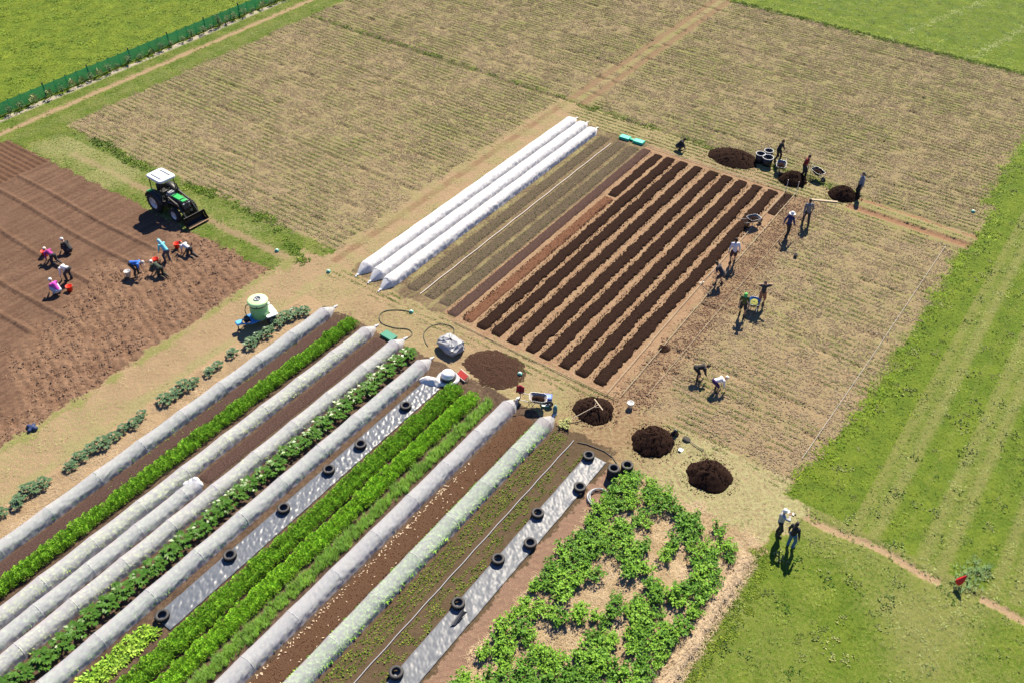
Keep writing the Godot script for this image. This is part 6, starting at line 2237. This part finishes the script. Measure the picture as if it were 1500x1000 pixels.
func build_people() -> void:
	M.dark_eye = mat(0.03, 0.02, 0.015, 0.3)
	var black := Color(0.018, 0.018, 0.020)
	var dark := Color(0.030, 0.030, 0.036)
	var white := Color(0.72, 0.71, 0.70)
	# the potato gatherers on the brown field
	person("person in a magenta top crawling behind an orange bucket on the brown field", -26.85, 9.85, LEFT_UP, "crawl", Color(0.34, 0.035, 0.22), dark, "cap", Color(0.70, 0.60, 0.55))
	person("person in black with a white cap crouching furthest left on the brown field", -26.95, 8.70, LEFT_UP, "squat", black, dark, "cap", white)
	person("person in a white top and dark trousers bending beside an orange bucket", -24.55, 10.35, Vector2(-0.95, 0.3), "stoop", white, dark, "hair", Color(0.05, 0.03, 0.02))
	person("person in a bright pink top and white cap crouching on the brown field", -23.95, 11.55, LEFT_UP, "squat", Color(0.52, 0.06, 0.40), Color(0.40, 0.45, 0.55), "cap", white)
	person("person in a blue top bending over towards the kneeling person in dark green", -21.75, 7.75, RIGHT, "stoop", Color(0.03, 0.15, 0.55), dark, "cap", Color(0.45, 0.40, 0.38), false)
	person("person in a turquoise hooded top standing bent over an orange bucket", -21.45, 5.75, LEFT_UP, "half_stoop", Color(0.16, 0.55, 0.62), Color(0.05, 0.06, 0.09), "hood", Color(0.30, 0.62, 0.68))
	person("person in a pale striped top kneeling nearest the tractor", -21.05, 4.55, LEFT_UP, "crawl", Color(0.62, 0.62, 0.66), dark, "cap", Color(0.45, 0.05, 0.03), false)
	person("person in dark green with a white cap kneeling on the brown field", -20.75, 6.95, LEFT_UP, "crawl", Color(0.035, 0.052, 0.034), Color(0.02, 0.028, 0.02), "cap", white)
	# around the compost heaps at the far headland
	person("person in black crouching alone beyond the far end of the beds", -2.90, -24.45, RIGHT, "squat", black, dark, "hair", Color(0.04, 0.02, 0.015))
	person("person in black standing beside the large black bins", 3.35, -27.15, RIGHT_DOWN, "push", black, black, "hair", Color(0.03, 0.02, 0.015), true, true, 1.0)
	person("person in a red top leaning to a wheelbarrow at the far compost heap", 5.62, -26.25, Vector2(0.95, -0.2), "push", Color(0.20, 0.012, 0.016), dark, "hair", Color(0.03, 0.02, 0.015), false, true, 1.03)
	person("person in a grey-blue shirt and black trousers standing behind the rightmost far heap", 9.62, -26.05, LEFT, "stand", Color(0.15, 0.19, 0.28), black, "hair", Color(0.08, 0.08, 0.09), true, true, 1.1)
	# along the strings
	person("person in a grey shirt and dark trousers walking nearest the white plank", 8.08, -20.70, AWAY, "walk", Color(0.16, 0.17, 0.19), Color(0.03, 0.035, 0.045), "hair", Color(0.05, 0.04, 0.04), true, true, 1.08)
	person("person in a navy top and a white sun hat walking along the string", 7.62, -18.75, Vector2(0.3, -0.95), "walk", Color(0.018, 0.028, 0.12), black, "sunhat", white, true, true, 1.02)
	person("person in a white shirt and dark shorts standing between the two strings", 6.15, -14.0, AWAY, "stand", Color(0.60, 0.62, 0.72), Color(0.05, 0.02, 0.03), "hair", Color(0.03, 0.02, 0.02), true, false, 1.06)
	person("person in a dark top and shorts bending with a tool over the left string", 6.45, -11.65, LEFT_UP, "dig", Color(0.035, 0.035, 0.05), Color(0.04, 0.04, 0.05), "hair", Color(0.06, 0.04, 0.03), false, false, 1.02)
	person("person in an olive green shirt and a bright green cap at the blue wheelbarrow", 8.72, -9.85, Vector2(0.3, 0.95), "push", Color(0.055, 0.085, 0.030), Color(0.03, 0.03, 0.03), "cap", Color(0.12, 0.50, 0.12), false, false, 1.0)
	person("person in a dark top with both arms raised beside the blue wheelbarrow", 9.20, -11.35, NEAR, "arms_up", Color(0.028, 0.032, 0.045), Color(0.30, 0.13, 0.07), "hair", Color(0.16, 0.09, 0.07), false, false, 1.0)
	person("person all in black bending down on the undug block", 9.10, -3.65, Vector2(0.75, -0.66), "stoop", black, black, "hair", Color(0.05, 0.03, 0.02), true, false, 0.95)
	person("person in a white top and purple skirt-like shorts bending down on the undug block", 10.28, -3.40, Vector2(0.6, -0.8), "stoop", Color(0.74, 0.72, 0.74), Color(0.035, 0.010, 0.09), "cap", Color(0.80, 0.78, 0.70), true, false, 0.95)
	# on the grass by the path
	var film := person("person in a grey shirt and white cap holding a camera on the grass", 16.60, 3.40, Vector2(0.9, -0.4), "film", Color(0.36, 0.37, 0.38), Color(0.025, 0.03, 0.025), "cap", white)
	person("person in a black vest and blue jeans standing beside the one with the camera", 17.32, 3.72, Vector2(0.3, -0.95), "stand", Color(0.016, 0.017, 0.022), Color(0.05, 0.14, 0.26), "long_hair", Color(0.05, 0.03, 0.03), true, true, 0.97)
	var cs := st_new()
	box(cs, Vector3(0, 0, 0), Vector3(0.15, 0.10, 0.07))
	var c := thing("camera", "small black camera held up by the person in grey", "camera", film.position, film.rotation.y)
	var cb := part("camera_body", done(cs), mat(0.02, 0.02, 0.02, 0.4), c)
	cb.position = Vector3(0, 1.50, 0.40)
	var ls := st_new()
	lathe(ls, [[0.04, 0.0], [0.04, 0.09], [0.03, 0.095], [0.0, 0.08]], 12, Transform3D(Basis(Vector3.RIGHT, PI / 2), Vector3(0, 1.50, 0.43)))
	part("lens", done(ls), mat(0.015, 0.015, 0.015, 0.3), c)

func _ready() -> void:
	# camera: a drone 34 m up, looking down across the beds
	var cam := Camera3D.new()
	cam.fov = 39.31
	cam.near = 0.5
	cam.far = 3000.0
	cam.transform = Transform3D(Basis(Vector3(0.81590, 0.01118, -0.57809), Vector3(-0.38459, 0.75706, -0.52815), Vector3(0.43174, 0.65325, 0.62198)).orthonormalized(), Vector3(22, 34, 32))
	add_child(cam)
	# sky and sun
	var env := Environment.new()
	env.background_mode = Environment.BG_SKY
	var sky := ProceduralSkyMaterial.new()
	sky.sky_top_color = Color(0.30, 0.46, 0.74)
	sky.sky_horizon_color = Color(0.74, 0.80, 0.88)
	sky.ground_bottom_color = Color(0.22, 0.22, 0.14)
	sky.ground_horizon_color = Color(0.55, 0.60, 0.60)
	sky.sun_angle_max = 1.0
	env.sky = Sky.new()
	env.sky.sky_material = sky
	env.background_energy_multiplier = 0.42
	env.tonemap_mode = Environment.TONE_MAPPER_LINEAR
	env.tonemap_exposure = 2.1
	env.sdfgi_enabled = true
	env.ssao_enabled = true
	env.ssil_enabled = true
	var we := WorldEnvironment.new()
	we.environment = env
	add_child(we)
	var sun := DirectionalLight3D.new()
	sun.light_energy = 1.6
	sun.light_color = Color(1.0, 0.95, 0.87)
	sun.light_angular_distance = 0.5
	sun.shadow_enabled = true
	var el := deg_to_rad(46.0)
	var towards := Vector3(0.259 * cos(el), -sin(el), 0.966 * cos(el))
	sun.look_at_from_position(Vector3.ZERO, towards, Vector3.UP)
	add_child(sun)
	# large structure
	rng.seed = 11
	n_big = noise_bytes(1024, 0.006, 1, 3)
	n_mid = noise_bytes(1024, 0.03, 2, 4)
	n_fine = noise_bytes(1024, 0.22, 3, 3)
	n_spot = noise_bytes(1024, 0.5, 4, 2)
	n_lump = noise_bytes(1024, 0.09, 6, 3)
	var f := FastNoiseLite.new()
	f.seed = 9
	f.frequency = 0.11
	f.fractal_octaves = 4
	var im := f.get_seamless_image(64, 1024, false, false, 0.15)
	im.resize(1024, 1024, Image.INTERPOLATE_CUBIC)
	n_row = im.get_data()
	M.ground = ground_material()
	print("painted ", Time.get_ticks_msec())
	build_ground()
	print("ground ", Time.get_ticks_msec())
	#BUILD
	build_beds()
	build_tunnels()
	build_sheets()
	print("beds ", Time.get_ticks_msec())
	build_fence()
	build_tractor()
	build_tank()
	build_garden_things()
	build_people()
	print("things ", Time.get_ticks_msec())
	build_turf()
	build_weeds()
	build_crops()
	print("plants ", Time.get_ticks_msec())
